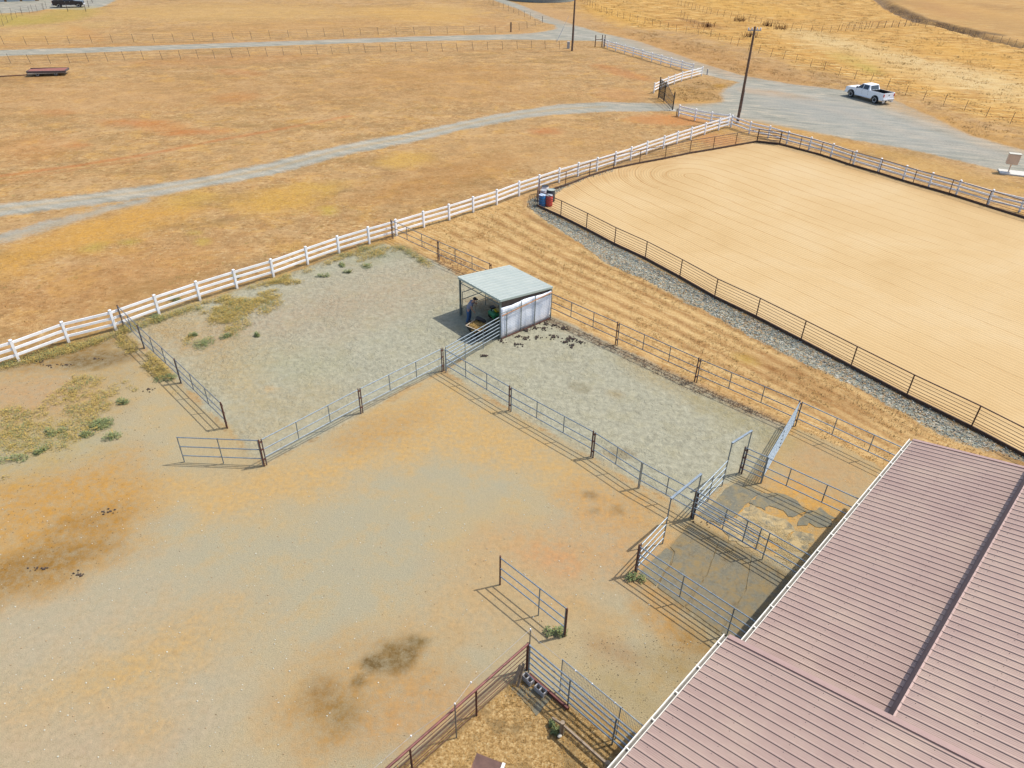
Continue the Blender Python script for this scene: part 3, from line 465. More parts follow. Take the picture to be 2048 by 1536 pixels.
def ribbed(u0,u1,v0,v1,h,name,parent,screws=True,phase=0):
    """roof sheet: rib profile across V, run along the slope U"""
    prof=[]; v=v1-phase
    while v>v0:
        prof+=[(v,0),(v-.022,.0),(v-.034,.030),(v-.058,.030),(v-.070,0)]
        for k in range(1,4):
            c=v-.07-k*(RS-.07)/4; prof+=[(c+.012,0),(c,.007),(c-.012,0)]
        v-=RS
    prof=[p for p in prof if v0<=p[0]<=v1]; prof=[(v1,0)]+[p for p in prof if p[0]<v1-1e-4]+[(v0,0)]
    b=MB(); vs=[]; fs=[]; n=len(prof)
    for u in (u0,u1):
        for (vv,z) in prof: vs.append(bp(u,vv,h+z))
    for (vv,z) in (prof[0],prof[-1]):
        pass
    fs=[(i,i+1,n+i+1,n+i) for i in range(n-1)]
    for u in (u0,u1):
        for (vv,z) in prof: vs.append(bp(u,vv,h-.03))
    fs+=[(2*n+i,3*n+i,3*n+i+1,2*n+i+1) for i in range(n-1)]
    fs+=[(i,2*n+i,2*n+i+1,i+1) for i in range(n-1)]+[(n+i,n+i+1,3*n+i+1,3*n+i) for i in range(n-1)]
    fs+=[(0,n,3*n,2*n),(n-1,3*n-1,4*n-1,2*n-1)]
    b.add(vs,fs); b.cur=1
    if screws:
        rows=np.arange(u0+.25,u1,1.22); v=v1-phase; k=0
        while v>v0+.2:
            for r_ in rows:
                if random.random()<.85: b.lathe([(.013,0),(.011,.010),(.004,.012)],bp(r_+random.uniform(-.02,.02),v-.12,h+.0),Z,6)
            v-=RS; k+=1
    o=b.build(name,[m_roof,m_screw],parent); return o
barn=thing('barn',bp(4,-6)*Vector((1,1,0)) if False else Vector(((E0+U*5-V*7).x,(E0+U*5-V*7).y,0)),'long barn with rose metal roof in three sheets and cream gutters','barn')
HB=.62; VJ=-13.75; UE=3.84; UR=9.2
ribbed(0,UE+.35,VJ,0,0,'lower_roof',barn)
ribbed(UE,UR,VJ,0,HB,'raised_roof',barn)
ribbed(-.30,UR,VJ-16,VJ,HB,'front_roof',barn,True,.1)
b=MB()   # far slope of the roof
for v0,v1 in ((VJ-16,VJ),(VJ,0)):
    a=bp(UR,v0,HB); c=bp(UR,v1,HB); zz=a.z; e=9.2
    b.prism([(0,0),(e,-SL*e),(e,-SL*e-.04),(0,-.04)],a+Z*.0,U,Z,V*(v1-v0))
b.build('far_roof',m_roof,barn)
b=MB(); b.bar(bp(UR,VJ-16,HB+.05),bp(UR,0,HB+.05),.35,.05); b.build('ridge_cap',m_trim,barn)
b=MB()
b.bar(bp(-.30,VJ+.03,HB+.02),bp(UR,VJ+.03,HB+.02),.15,.045,Z)
b.build('rake_trim',m_trim,barn); b=MB(); b.bar(bp(-.02,-.02,.012),bp(UE,-.02,.012),.13,.045,Z); b.build('rake_trim',m_trim,barn); b=MB()
b.bar(bp(UE,-.02,HB+.02),bp(UR,-.02,HB+.02),.13,.045,Z); b.build('rake_trim',m_trim,barn)
b=MB(); q0=bp(UE-.125,VJ+.02,.034); q1=bp(UE-.125,0,.034); q2=bp(UE+.004,0,HB+.004); q3=bp(UE+.004,VJ+.02,HB+.004); b.add([q0,q1,q2,q3]+[q+U*.05 for q in (q0,q1,q2,q3)],[(0,1,2,3),(7,6,5,4),(0,4,5,1),(1,5,6,2),(2,6,7,3),(3,7,4,0)]); b.build('step_wall',m_stepshade,barn)
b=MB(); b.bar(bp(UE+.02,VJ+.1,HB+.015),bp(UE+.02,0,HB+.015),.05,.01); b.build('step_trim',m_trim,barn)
for (v0,v1,u_,h) in ((VJ+.2,0.03,-.015,0),(VJ-16,VJ+.06,-.315,HB)):
    g=MB(); p0=bp(u_,v0,h-.02); L=v1-v0
    pr=[(0,0),(0,-.12),(-.12,-.12),(-.135,-.01),(-.11,-.01),(-.10,-.10),(-.02,-.10),(-.02,0)]
    g.prism(pr,p0,U,Z,V*L)
    gg=g.build('gutter',m_gutter,barn)
    gb=MB(); gb.box(bp(u_-.06,(v0+v1)/2,h-.02-.065),.078,L-.02,.02,U); gb.build('gutter_bed',m_gbed,gg)
    vv=v0+.1
    while vv<v1-.02:
        c=bp(u_-.065,vv,h-.02); s_=MB(); s_.box(c+Z*.004,.15,.03,.02,U); s_.build('hanger',m_gutter,gg); vv+=1.04
m_wall=mat('barn wall sheet',K(206,196,176),.6,0,.06,2)
b=MB()
wu=.55
for v0,v1,zt in ((VJ,-.25,ZE+SL*wu-.05),(VJ-16,VJ,ZE+HB+SL*wu-.05)):
    a=E0+U*wu+V*v0; b.box(a+V*(v1-v0)/2+Z*(zt/2),.1,v1-v0,zt,U)
    n=int((v1-v0)/.3)
    for k in range(n): b.box(a+V*(.15+k*.3)-U*.06+Z*(zt/2),.02,.04,zt-.02,U)
b.build('side_wall',m_wall,barn)
b=MB(); b.prism([(wu,0),(UR+8,0),(UR+8,3.1),(UR,ZE+HB+SL*UR-.06),(UE,ZE+HB+SL*UE-.06),(UE,ZE+SL*UE-.05),(wu,ZE+SL*wu-.05)],E0-V*.28,U,Z,V*.1); b.build('end_wall',m_wall,barn)
for vv in (-.4,-3.6,-6.9,-10.2,-13.4): b=MB(); b.box(E0+U*.42+V*vv+Z*1.5,.14,.14,3.0,U); b.build('eave_post',m_wood,barn)

# ---------------------------------------------------------------- pipe panels
H5=(1.40,.88,.46)
def panel(p0,p1,label,rails=H5,h=1.43,up=(0,1/3,2/3,1),feet=None,foot=(0,1),rad=.024,mt=None,name='corral_panel',group=None,cat='corral panel',sag=0.0):
    """tube panel: a rail per height, uprights at fractions; those in 'foot' reach the ground"""
    p0=Vector(p0);p1=Vector(p1);p0.z=p1.z=0; d=p1-p0; mt=mt or m_steel
    o=thing(name,p0,label,cat,group)
    for z in rails:
        b=MB(); b.tube(p0+Z*z,p1+Z*z,rad,8); b.build('rail',mt,o,smooth=True)
    lo=min(rails)
    for i,f in enumerate(up):
        a=p0+d*f; full=(f in foot) or (i in (feet or ()))
        b=MB(); b.tube(a+Z*(0.0 if full else lo),a+Z*(max(rails)+ (.03 if f in foot else 0)),rad*.95,8); b.build('upright',mt,o,smooth=True)
    return o
def rpost(p,label='rusty double steel post clamping two pipe panels together',h=1.46,dirv=None,pair=True,group='rusty posts between the pipe panels'):
    p=Vector(p); p.z=0; o=thing('fence_post',p,label,'fence post',group)
    b=MB()
    if pair:
        d=(dirv or U)*.06; b.tube(p-d,p-d+Z*h,.032,6); b.tube(p+d,p+d+Z*h*.98,.026,6)
        for z in (.35,.9,1.3): b.box(p+Z*z,.16,.07,.05,d)
    else: b.tube(p,p+Z*h,.035,6)
    b.build('post',m_rust,o); return o
def between(a,b,g=.07):
    a=Vector(a);b=Vector(b); d=(b-a).normalized(); return a+d*g,b-d*g
POSTG='rusty posts between the pipe panels'
L1=[G(248.8,655.5),G(288.8,696.5),G(362.3,765.9),G(454.5,856)]
labs=['short pipe panel running up to the white fence at the weedy corner','middle pipe panel of the left pen side above green weeds','last pipe panel of the left pen side beside the open gap']
for i in range(3):
    a,b_=between(L1[i],L1[i+1]); panel(a,b_,labs[i],up=(0,.5,1) if i==0 else (0,1/3,2/3,1),mt=m_steel2)
rpost(L1[0],'lone dark post against the white fence at the weedy pen corner',pair=False,group=None)
for p,l_ in zip(L1[1:3],('dark steel post second from the white fence on the left pen side','dark steel post above the green weeds, halfway down the left pen side')): rpost(p,l_,pair=False,group=None)
rpost(L1[3],'rusty post at the free end of the left pen side',dirv=(L1[3]-L1[0]).normalized()*.7,group=None)
# open gate
ga,gb=G(369.1,923.8),G(526,930)
gate=panel(ga,gb,'open three rail pipe gate swung out from the gap of the bigger pen',rails=(1.36,.86,.36),up=(0,.5,1),foot=(0,.5,1),name='pipe_gate',cat='gate')
P2=[G(531.4,931.3),G(724,826.5),G(886,743)]
rpost(P2[0],'rusty post hinging the swung open pipe gate',dirv=(P2[1]-P2[0]).normalized(),group=None)
rpost(P2[1],'rusty double post halfway along the front of the bigger pen',dirv=(P2[1]-P2[0]).normalized(),group=None)
rpost(P2[2],'rusty double post where the two pens meet at the front',dirv=(P2[1]-P2[0]).normalized(),group=None)
a,b_=between(P2[0],P2[1]); panel(a,b_,'front panel of the bigger pen next to the swung open gate')
a,b_=between(P2[1],P2[2]); panel(a,b_,'front panel of the bigger pen next to the meeting corner')
L3=[G(890,744),G(1019.9,822),G(1184,914.5),G(1277,976),G(1383,1036)]
ll=['long side panel of the second pen starting at the meeting corner','long side panel of the second pen ending below the second rusty post','short side panel of the second pen with one tall middle leg','short side panel of the second pen reaching the barn stalls']
for i in range(4):
    a,b_=between(L3[i],L3[i+1],.08 if i<2 else .03); panel(a,b_,ll[i],up=(0,1/3,2/3,1) if i<2 else (0,.5,1))
rpost(L3[1],'first rusty double post on the yard side of the second pen',group=None); rpost(L3[2],'second rusty double post on the yard side of the second pen',group=None)
R6=(1.42,1.2,.98,.76,.54,.32)
SF0,SF1,SF2=G(919,629.8),G(1004.6,675.5),G(1089.4,630.4)
panel(G(893,741),SF1+V*-.12,'six rail panel joining the pen corner to the metal shelter',rails=R6,up=(0,.33,.66,1),feet=(1,2))
L4=[G(785.5,477.5),G(877.4,521),G(981,568)]
panel(*between(L4[0],L4[1]),'back panel of the bigger pen starting at the white fence',mt=m_steel2); panel(*between(L4[1],L4[2]),'back panel of the bigger pen ending behind the shelter',mt=m_steel2)
rpost(L4[0],'rusty double post against the white fence at the back of the pen',group=None); rpost(L4[1],'rusty double post in the back run left of the shelter',group=None); rpost(L4[2],'rusty double post hidden close behind the shelter roof',group=None)
L4b=[G(1097,627.3),G(1232.3,690.2),G(1390.9,764),G(1588,851.5),G(1810,957)]
ll=['back panel of the second pen next to the shelter','back panel of the second pen between its two middle posts','back panel of the second pen ending at the cross fence','outer panel of the side paddock running under the barn eave']
for i in range(4):
    a,b_=between(L4b[i],L4b[i+1]); panel(a,b_,ll[i],mt=m_steel2 if i<3 else m_steel)
rl=['rusty double post beside the white tarp wall','rusty double post one panel right of the shelter','rusty double post two panels right of the shelter','rusty double post at the far end of the cross fence']
for p,t_ in zip(L4b[:4],rl): rpost(p,t_,group=None)
panel(L4b[3]-V*.12,G(1521.5,966),'six rail cross fence panel seen nearly end on beside the paddock',rails=R6,up=(0,.5,1))
# stall fences beside the barn
R5=(1.42,1.14,.86,.58,.30); R4=(1.42,1.04,.68,.32)
panel(G(1478.7,946.2),G(1521,965.5),'short five rail gate panel in front of the far stall',rails=R5,up=(0,1))
panel(G(1522.5,966.5),G(1720,1060),'three rail panel dividing the far stall from the side paddock',rails=H5,up=(0,.24,.6,.9))
panel(G(1443.7,972),G(1385.5,1034.5),'four rail panel between the two tall stall arches',rails=R4,up=(0,.5,1),feet=(1,))
panel(G(1325,1087.5),G(1271.5,1146),'four rail panel left of the near stall arch',rails=R4,up=(0,1))
def arch(p0,p1,h,label):
    p0=Vector(p0);p1=Vector(p1);o=thing('walkthrough_arch',p0,label,'gate arch')
    for p in (p0,p1): b=MB(); b.tube(p,p+Z*h,.026,8); b.build('leg',m_steel,o,smooth=True)
    b=MB(); b.bar(p0+Z*(h+.01),p1+Z*(h+.01),.09,.05); b.build('top_bar',m_steel,o)
    return o
arch(G(1443.7,972),G(1482.5,945.8),2.32,'tall pipe arch at the far stall next to the side paddock')
arch(G(1325,1087.2),G(1384,1036),2.34,'tall pipe arch at the near stall opening')
rpost(G(1480.5,947),'steel corner post of the far stall under the tall arch',group=None); rpost(G(1384,1037),'steel corner post between the two stalls',group=None)
# run between the two stalls (towards the barn)
s0=G(1385.5,1037.5); s1=s0+U*6.1
panel(s0,s1,'long four rail panel between the near and far stalls',rails=R4,up=(0,.21,.50,.82,1),feet=(2,))
panel(s0-V*.12+Z*0,s0-V*.12+U*2.75,'five rail gate leaf folded back along the middle stall fence',rails=tuple(z+.12 for z in R5),up=(0,.8,1),foot=(),name='pipe_gate',cat='gate')
f0=G(1271,1147.5); f1=f0+U*6.9
panel(f0,f1,'near stall front panel of four rails over the dark mats',rails=R4,up=(0,.27,.55,.86,1),feet=(2,))
rpost(f0,'steel corner post of the near stall beside a green weed',h=1.58,dirv=V,group=None)
# lone panel in the yard
q0,q1=G(1000,1169.4),G(1127.2,1271)
panel(q0,q1,'free standing three rail panel alone in the yard',up=(0,.62,1),feet=(1,))
rpost(q0,'post at the far end of the lone yard panel',pair=False,h=1.5,group=None); rpost(q1+U*.05,'rust red post at the near end of the lone yard panel by a weed',pair=False,h=1.44,group=None)

# ---------------------------------------------------------------- poultry run at the bottom
cz=G(1053.7,1339.7)
def red_end(px,py,z): return G(px,py,z)
rf=thing('pipe_fence',cz,'low red pipe fence with dark cables running to the bottom edge','fence')
ra=cz+Z*1.33; rb=G(775.6,1535,1.33); rdir=(rb-ra).normalized(); re=ra+rdir*9
b=MB(); b.tube(ra,re,.042,10); b.build('top_rail',m_redpipe,rf,smooth=True)
for px,py in ((953.5,1431.5),(816,1536)):
    p=G(px,py); tt=(p-cz).length; p=cz+Vector((rdir.x,rdir.y,0)).normalized()*tt; b=MB(); b.tube(p,p+Z*1.3,.032,8); b.build('post',m_rust,rf)
b=MB(); b.tube(cz,cz+Z*1.36,.045,8); b.build('post',m_rust,rf)
for z in (1.08,.86,.64,.42,.2):
    b=MB(); b.tube(cz+Z*z,Vector((re.x,re.y,z)),.012,5); b.build('cable',m_rust,rf)
wf=thing('electric_fence',cz+V*.06,'thin white electric wire strung on tall posts around the poultry run','electric fence')
tp=[cz+V*.08,G(913,1475.5)]; 
for p,h in ((tp[0],2.0),(tp[1],1.75)): b=MB(); b.tube(p,p+Z*h,.02,6); b.build('post',m_steel2,wf)
wp=[tp[0]+Z*1.97,G(942,1365,1.7),tp[1]+Z*1.73,G(822,1472,1.25),G(760,1526,1.2),G(700,1580,1.2)]
b=MB(); b.path(wp,.005,5); b.build('wire',m_greypl,wf)
b=MB(); 
for p in wp[:4]:
    b=MB(); b.lathe([(.015,-.04),(.025,-.02),(.025,.02),(.015,.04)],p,Z,8); b.build('insulator',m_vinyl,wf)
b=MB(); b.path([tp[0]+Z*1.97,G(1076,1282,1.7),G(1088,1290,1.55),G(1124,1320,1.5)],.005,5); b.build('wire',m_greypl,wf)
g0=cz+U*.1-V*.02; g1=g0+U*6.6
pp=panel(g0,g1,'tall five rail pipe panel along the near side of the poultry run',rails=(1.36,1.1,.82,.52,.22),up=(0,.25,.51,.78,1),feet=(1,2,3),rad=.028)
mf=thing('mesh_panel',g0+V*.12+U*1.3,'welded wire mesh panel behind the poultry run rails','mesh panel')
ma=g0+V*.2+U*1.15; mL=5.2
b=MB(); 
for z in (1.62,.1): b.tube(ma+Z*z,ma+U*mL+Z*z,.018,6)
for f in (0,.42,.84,1): b.tube(ma+U*mL*f,ma+U*mL*f+Z*1.64,.018,6)
b.build('frame',m_steel,mf,smooth=True)
b=MB(); x=.05
while x<mL: b.tube(ma+U*x+Z*.1,ma+U*x+Z*1.62,.0035,3,cap=False); x+=.055
z=.2
while z<1.6: b.tube(ma+Z*z,ma+U*mL+Z*z,.0035,3,cap=False); z+=.15
b.build('wire_mesh',m_steel2,mf)
b=MB(); 
for f in (.1,.22,.38,.6): b=MB(); b.blob(ma+U*mL*f+Z*1.6,.035,.03,.04); b.build('tie',m_vinyl,mf)
o=MB().bar(g0+V*-.09+U*.1+Z*.07,g0-V*.09+U*1.75+Z*.07,.09,.14).build('timber_beam',m_redpipe); tag(o,'dark red timber beam lying along the foot of the run panel','beam')
def cinder(c,ax,label):
    o=thing('concrete_block',Vector((c.x,c.y,0)),label,'concrete block'); ax=Vector(ax).normalized(); ay=Z.cross(ax); L,Wd,Hh,t=.40,.2,.2,.032
    b=MB()
    for s in (-1,1): b.box(c+ay*s*(Wd/2-t/2)+Z*Hh/2,L,t,Hh,ax)
    for s in (-1,0,1): b.box(c+ax*s*(L/2-t/2)+Z*Hh/2,t,Wd-2*t-.002,Hh-.002,ax)
    b.build('block',m_block,o,bevel=.004)
cinder(cz+U*.30-V*.27,U*.9-V*.08,'hollow concrete block nearer the tall corner post'); cinder(cz+U*.84-V*.27,U*.95+V*.02,'hollow concrete block nearer the mesh panel')
def leaning(a,b_,w,label):
    d=MB(); d.bar(a,b_,w,.03,up=V); o=d.build('wooden_board',m_wood); tag(o,label,'board')
leaning(G(1027,1370),G(1042,1330,.7),.12,'weathered board leaning by the tall corner post, left one'); leaning(G(1035,1375),G(1048,1326,.75),.1,'weathered board leaning by the tall corner post, right one')
# flat mat in the run
def mat_poly(pts,label,mt,z=.008,th=.012,jit=.03,name='rubber_mat',cat='rubber mat',group=None,world=False,ripple=0.0):
    P_=[Vector(p) if world else G(*p) for p in pts]; out=[]
    for i in range(len(P_)):
        a=P_[i]; c=P_[(i+1)%len(P_)]; n=max(2,int((c-a).length/.18))
        for k in range(n): q=a.lerp(c,k/n); out.append((q.x+random.uniform(-jit,jit),q.y+random.uniform(-jit,jit)))
    ctr=sum((Vector((x,y,0)) for x,y in out),Vector())/len(out); bm=MB(); bm.prism([(x,y) for x,y in out],(0,0,z),(1,0,0),(0,1,0),(0,0,th)); o=bm.build(name,mt); tag(o,label,cat,group); return o
def matmat(name,c1,c2,c3,k):
    t=NT(name); n=t.noise(2.2,6,.7,dist=.5); n2=t.noise(9,4,.7); c=t.ramp(n2,[(.3,tuple(x*.8 for x in c1)),(.7,tuple(x*1.2 for x in c1))]); c=t.mix(t.rng(n,k-.08,k+.14),c,c2); n3=t.noise(2.3,5,.7,co=t.mapc((1,1,1),(0,0,1)))
    c=t.mix(t.rng(n3,.56,.68,0,.8),c,c3); return t.fin(c,.85,t.bump(n2,.4,.01),0,.25)
m_mat1=matmat('dusty rubber mat',K(144,139,122),K(168,146,104),K(126,110,82),.5)
m_mat2=matmat('worn rubber mat',K(142,140,126),K(174,156,116),K(132,124,106),.52)
m_mat3=matmat('straw covered mat',K(142,138,122),K(222,196,146),K(236,216,172),.46)
mat_poly([(1022,1376),(1048,1370),(1106,1392),(1074,1434),(1050,1405)],'grey rubber mat beside the concrete blocks',m_mat2)
# timber rail fence
wd=thing('timber_fence',G(1123,1470),'weathered timber rail fence inside the poultry run','fence')
for px,py in ((1123,1468),(1212,1548)):
    p=G(px,py); b=MB(); b.tube(p,p+Z*.62,.075,10,.07); b.build('post',m_wood,wd,smooth=True)
p0=G(1123,1468)+Z*.5; p1=G(1212,1548)+Z*.5
b=MB(); b.bar(p0+U*.05,p1,.06,.09); b.build('rail',m_wood,wd); b=MB(); b.bar(G(1104,1447)+Z*.28,p0-U*.05-Z*.02,.05,.08); b.build('rail',m_wood,wd); b=MB(); b.bar(p1,p1+U*1.5,.06,.09); b.build('rail',m_wood,wd)
mat_stone=mat('pale stone',(.5,.48,.42),.9,bump=.02)
b=MB(); b.blob(G(1119,1474)+Z*.06,.07,.06,.06,.2); tag(b.build('stone',mat_stone),'pale stone at the foot of the timber fence post','stone')
# coop roof (small box with brown shingle-like top)
ck=thing('chicken_coop',G(972,1560),'small coop with a rusty brown sheet roof at the bottom edge','coop')
kc=[G(957,1507,.95),G(1008,1527,.95)]; ax=(kc[1]-kc[0]).normalized(); ay=Vector((ax.y,-ax.x,0)); 
wid=(kc[1]-kc[0]).length
m_coop=mat('rusty sheet',(.12,.065,.05),.7,.1,.3,4,(.26,.12,.06),.56)
b=MB(); b.prism([(0,0),(1.6,-.25),(1.6,-.29),(0,-.04)],kc[0]-ax*.05,ay,Z,ax*(wid+.1)); b.build('roof',m_coop,ck)
b=MB(); b.bar(kc[0]-ax*.06+Z*.012-ay*.01+ax*(wid+.06),kc[0]+ay*1.6-Z*.24+ax*wid,.09,.03); b.build('roof_edge',m_gutter,ck)
b=MB(); c=kc[0]+ax*wid/2+ay*.8; c.z=.33; b.box(c,wid-.08,1.45,.66,ax); b.build('wall',m_wood,ck)

# ---------------------------------------------------------------- mats in stalls
def uv(o,u,v): return o+U*u+V*v
o0=G(1275,1140)
mm=[([(1278,1146),(1333,1096),(1346,1104),(1340,1128),(1326,1146),(1312,1172)],'small grey mat in the near corner of the near stall',m_mat2),
 ([(1315,1175),(1330,1147),(1344,1130),(1349,1104),(1341,1094),(1382,1046),(1438,1080),(1412,1150),(1368,1214)],'sandy mat in the middle of the near stall',m_mat1),
 ([(1371,1215),(1414,1152),(1440,1081),(1502,1108),(1490,1180),(1440,1264)],'wide sand stained mat deep in the near stall',m_mat1),
 ([(1504,1109),(1560,1142),(1640,1190),(1530,1330),(1443,1266),(1492,1181)],'mat beside the barn wall in the near stall with a round wet stain',m_mat1)]
for p,l,m in mm: mat_poly(p,l,m,jit=.012)
mm=[([(1398,1030),(1432,1000),(1452,978),(1478,962),(1522,985),(1498,1004),(1472,1030),(1440,1052)],'plain grey mat at the mouth of the far stall',m_mat2,.0),
 ([(1500,1006),(1524,986),(1560,986),(1596,1002),(1612,1022),(1580,1036),(1560,1018),(1540,1012),(1530,1022)],'torn grey mat along the far stall divider',m_mat2,.02),
 ([(1474,1032),(1500,1008),(1530,1026),(1570,1040),(1590,1060),(1560,1090),(1530,1078),(1500,1062)],'mat buried under pale straw in the far stall',m_mat3,.02),
 ([(1595,1050),(1612,1024),(1640,1018),(1668,1034),(1660,1052),(1640,1056),(1622,1048)],'ragged grey mat scrap near the barn gutter',m_mat2,.03),
 ([(1562,1092),(1592,1062),(1630,1072),(1610,1110),(1580,1128),(1545,1110)],'half covered mat against the barn in the far stall',m_mat3,.02),
 ([(1442,1054),(1472,1034),(1498,1064),(1528,1080),(1500,1098),(1460,1080)],'mat behind the folded gate leaf under straw',m_mat3,.02)]
for p,l,m,j in mm: mat_poly(p,l,m,jit=.03+j*2)
m_straw=mat('pale straw litter',K(232,206,152),.95,0,.2,30,K(206,160,92),.56,bump=.02)
b=MB()
for k in range(9000):
    u_=random.gauss(0,1); v_=random.gauss(0,.6)
    if math.sin(u_*5.1+v_*3)+math.sin(v_*9-u_*2.3)<-.35: continue
    c=G(1548,1084)+U*(u_*1.05+.2)+V*(v_*.8); 
    a=random.uniform(0,6.28); L=random.uniform(.03,.11); d=Vector((math.cos(a),math.sin(a),random.uniform(-.1,.3)))*L; w=Vector((-math.sin(a),math.cos(a),0))*.006
    q=c+Z*(.022+random.uniform(0,.02)); b.add([q-w,q+w,q+d],[(0,1,2)])
tag(b.build('straw_litter',m_straw),kind='stuff')

# ---------------------------------------------------------------- shelter
sh=thing('metal_shelter',(SF0+SF1)/2,'open fronted metal horse shelter with pale sheet roof and white tarp wall','shelter')
m_sroof=NT('pale sheet roof'); 
def _sr():
    t=m_sroof; n=t.noise(1.2,4,.6); c=t.ramp(n,[(.3,K(196,208,206)),(.7,K(210,219,216))]); return t.fin(c,.42,None,.25,.4)
m_sroof=_sr(); m_coopw=mat('brown shelter sheet',(.10,.075,.06),.9,0,.3,3); m_frame=mat('shelter frame',(.17,.2,.19),.5,.5,.15,5); m_fascia=mat('green grey fascia',(.36,.42,.38),.5,.1,.08)
RA=G(915.7,553.3,2.5); RB=G(1000.5,600.3,2.5); ru=(RB-RA).normalized(); rv=Vector((-ru.y,ru.x,0)); WU=(RB-RA).length; WV=3.98; sd=(rv*WV+Z*-.42)
b=MB(); prof=[]; x=0
while x<WU-.1: prof+=[(x,0),(x+.02,.022),(x+.05,.022),(x+.07,0),(x+.22,0),(x+.23,.006),(x+.24,0)]; x+=.315
prof.append((WU,0)); n=len(prof)
vs=[RA+ru*p[0]+Z*p[1] for p in prof]+[RA+ru*p[0]+Z*p[1]+sd for p in prof]+[RA+ru*p[0]-Z*.02 for p in prof]+[RA+ru*p[0]-Z*.02+sd for p in prof]
fs=[(i,i+1,n+i+1,n+i) for i in range(n-1)]+[(2*n+i,3*n+i,3*n+i+1,2*n+i+1) for i in range(n-1)]+[(i,2*n+i,2*n+i+1,i+1) for i in range(n-1)]+[(n+i,n+i+1,3*n+i+1,3*n+i) for i in range(n-1)]
b.add(vs,fs); b.build('roof',m_sroof,sh)
b=MB(); b.bar(RA-Z*.06-rv*.012,RB-Z*.06-rv*.012,.02,.13); b.bar(RB-Z*.05+ru*.012,RB+sd-Z*.05+ru*.012,.02,.12); b.bar(RA-Z*.05-ru*.012,RA+sd-Z*.05-ru*.012,.02,.12); b.bar(RA+sd-Z*.05+rv*.012,RB+sd-Z*.05+rv*.012,.02,.1); b.build('fascia',m_fascia,sh)
inn=.08; cs=[RA+ru*inn+rv*inn,RB-ru*inn+rv*inn,RB-ru*inn+rv*(WV-inn),RA+ru*inn+rv*(WV-inn)]
for i,c in enumerate(cs):
    top=2.40 if i<2 else 2.0; c=Vector((c.x,c.y,0)); cs[i]=c
    b=MB(); b.box(c+Z*top/2,.09,.09,top,ru); b.box(c+Z*.35,.11,.11,.7,ru); b.build('post',m_frame,sh)
for i,j in ((0,1),(1,2),(2,3),(3,0)):
    za=2.36 if i<2 else 1.97; zb=2.36 if j<2 else 1.97; b=MB(); b.bar(cs[i]+Z*za,cs[j]+Z*zb,.05,.08); b.build('beam',m_frame,sh)
for k in (.33,.66):
    b=MB(); b.bar(cs[0].lerp(cs[1],k)+Z*2.34,cs[3].lerp(cs[2],k)+Z*1.96,.04,.07); b.build('purlin',m_frame,sh)
b=MB(); b.tube(cs[0]+Z*2.12,cs[1]+Z*2.12,.025,6); b.build('cross_pipe',m_frame,sh)
for i,s in ((0,1),(1,-1)):
    b=MB(); b.tube(cs[i]+Z*2.08,cs[i]+ru*s*.35+Z*2.3,.02,6); b.build('brace',m_frame,sh)
for z in (1.45,1.0,.5):     # left side and back rails
    b=MB(); b.tube(cs[0]+rv*.15+Z*z,cs[3]-rv*.1+Z*z,.024,6); b.build('side_rail',m_frame,sh)
    b=MB(); b.tube(cs[3]+Z*z,cs[2]+Z*z,.024,6); b.build('back_rail',m_frame,sh)
b=MB(); q=cs[3].lerp(cs[2],.42); b.bar(q+rv*.05+Z*1.0,cs[2]+rv*.05+Z*1.0,.03,1.9); b.build('back_wall',m_coopw,sh)
for f in (.04,.5,.96): b=MB(); p=cs[0].lerp(cs[3],f); b.tube(p,p+Z*1.5,.022,6); b.build('side_upright',m_frame,sh)
m_tarp=NT('white tarp')
def _tp():
    t=m_tarp; n=t.noise(2.2,5,.6); w=t.noise(1.2,3,.6,co=t.mapc((6,6,.6))); c=t.ramp(n,[(.3,(.72,.76,.82)),(.6,(.84,.86,.9)),(.8,(.88,.9,.92))]); c=t.mix(t.rng(t.noise(1.1,3,.5),.52,.6,0,.6),c,(.50,.56,.64)); zx=t.n('ShaderNodeSeparateXYZ'); t.l(t.co,zx.inputs[0]); c=t.mix(t.m_('MULTIPLY',t.rng(t.m_('ADD',zx.outputs[2],t.m_('MULTIPLY',t.noise(4,4,.7),.6)),.9,.35),.55),c,(.52,.42,.3)); return t.fin(c,.6,t.bump(w,.6,.04),0,.3)
m_tarp=_tp()
tb=MB(); nx,nz=26,10; a=cs[1]+ru*.06; c2=cs[2]+ru*.06; vs=[];fs=[]
for j in range(nz+1):
    for i in range(nx+1):
        f=i/nx; p=a.lerp(c2,f); zt=1.98+.0*f-.12*f; z=.06+(zt-.06)*j/nz+(-.04*math.sin(f*math.pi*3) if j==nz else 0)
        off=.018*math.sin(f*40)+.02*math.sin(f*11+j*.5)+.008*math.sin(j*2.2+f*9); vs.append(p+ru*off*.6+Z*z)
for j in range(nz):
    for i in range(nx): q=j*(nx+1)+i; fs.append((q,q+1,q+nx+2,q+nx+1))
tb.add(vs,fs); to=tb.build('tarp_wall',m_tarp,sh,smooth=True); md=to.modifiers.new('solid','SOLIDIFY'); md.thickness=.006
b=MB(); qa=cs[1]-ru*.02; qb=cs[2]-ru*.02; b.add([qa+Z*1.5,qb+Z*1.5,qb+Z*2.0,qa+Z*2.36]+[q-ru*.02 for q in (qa+Z*1.5,qb+Z*1.5,qb+Z*2.0,qa+Z*2.36)],[(0,1,2,3),(7,6,5,4),(0,4,5,1),(1,5,6,2),(2,6,7,3),(3,7,4,0)]); b.build('dark_gap_filler',m_coopw,sh)  # dark filler sheet added so the gap under the roof stays dark
a=cs[1]+ru*.11; c2=cs[2]+ru*.11
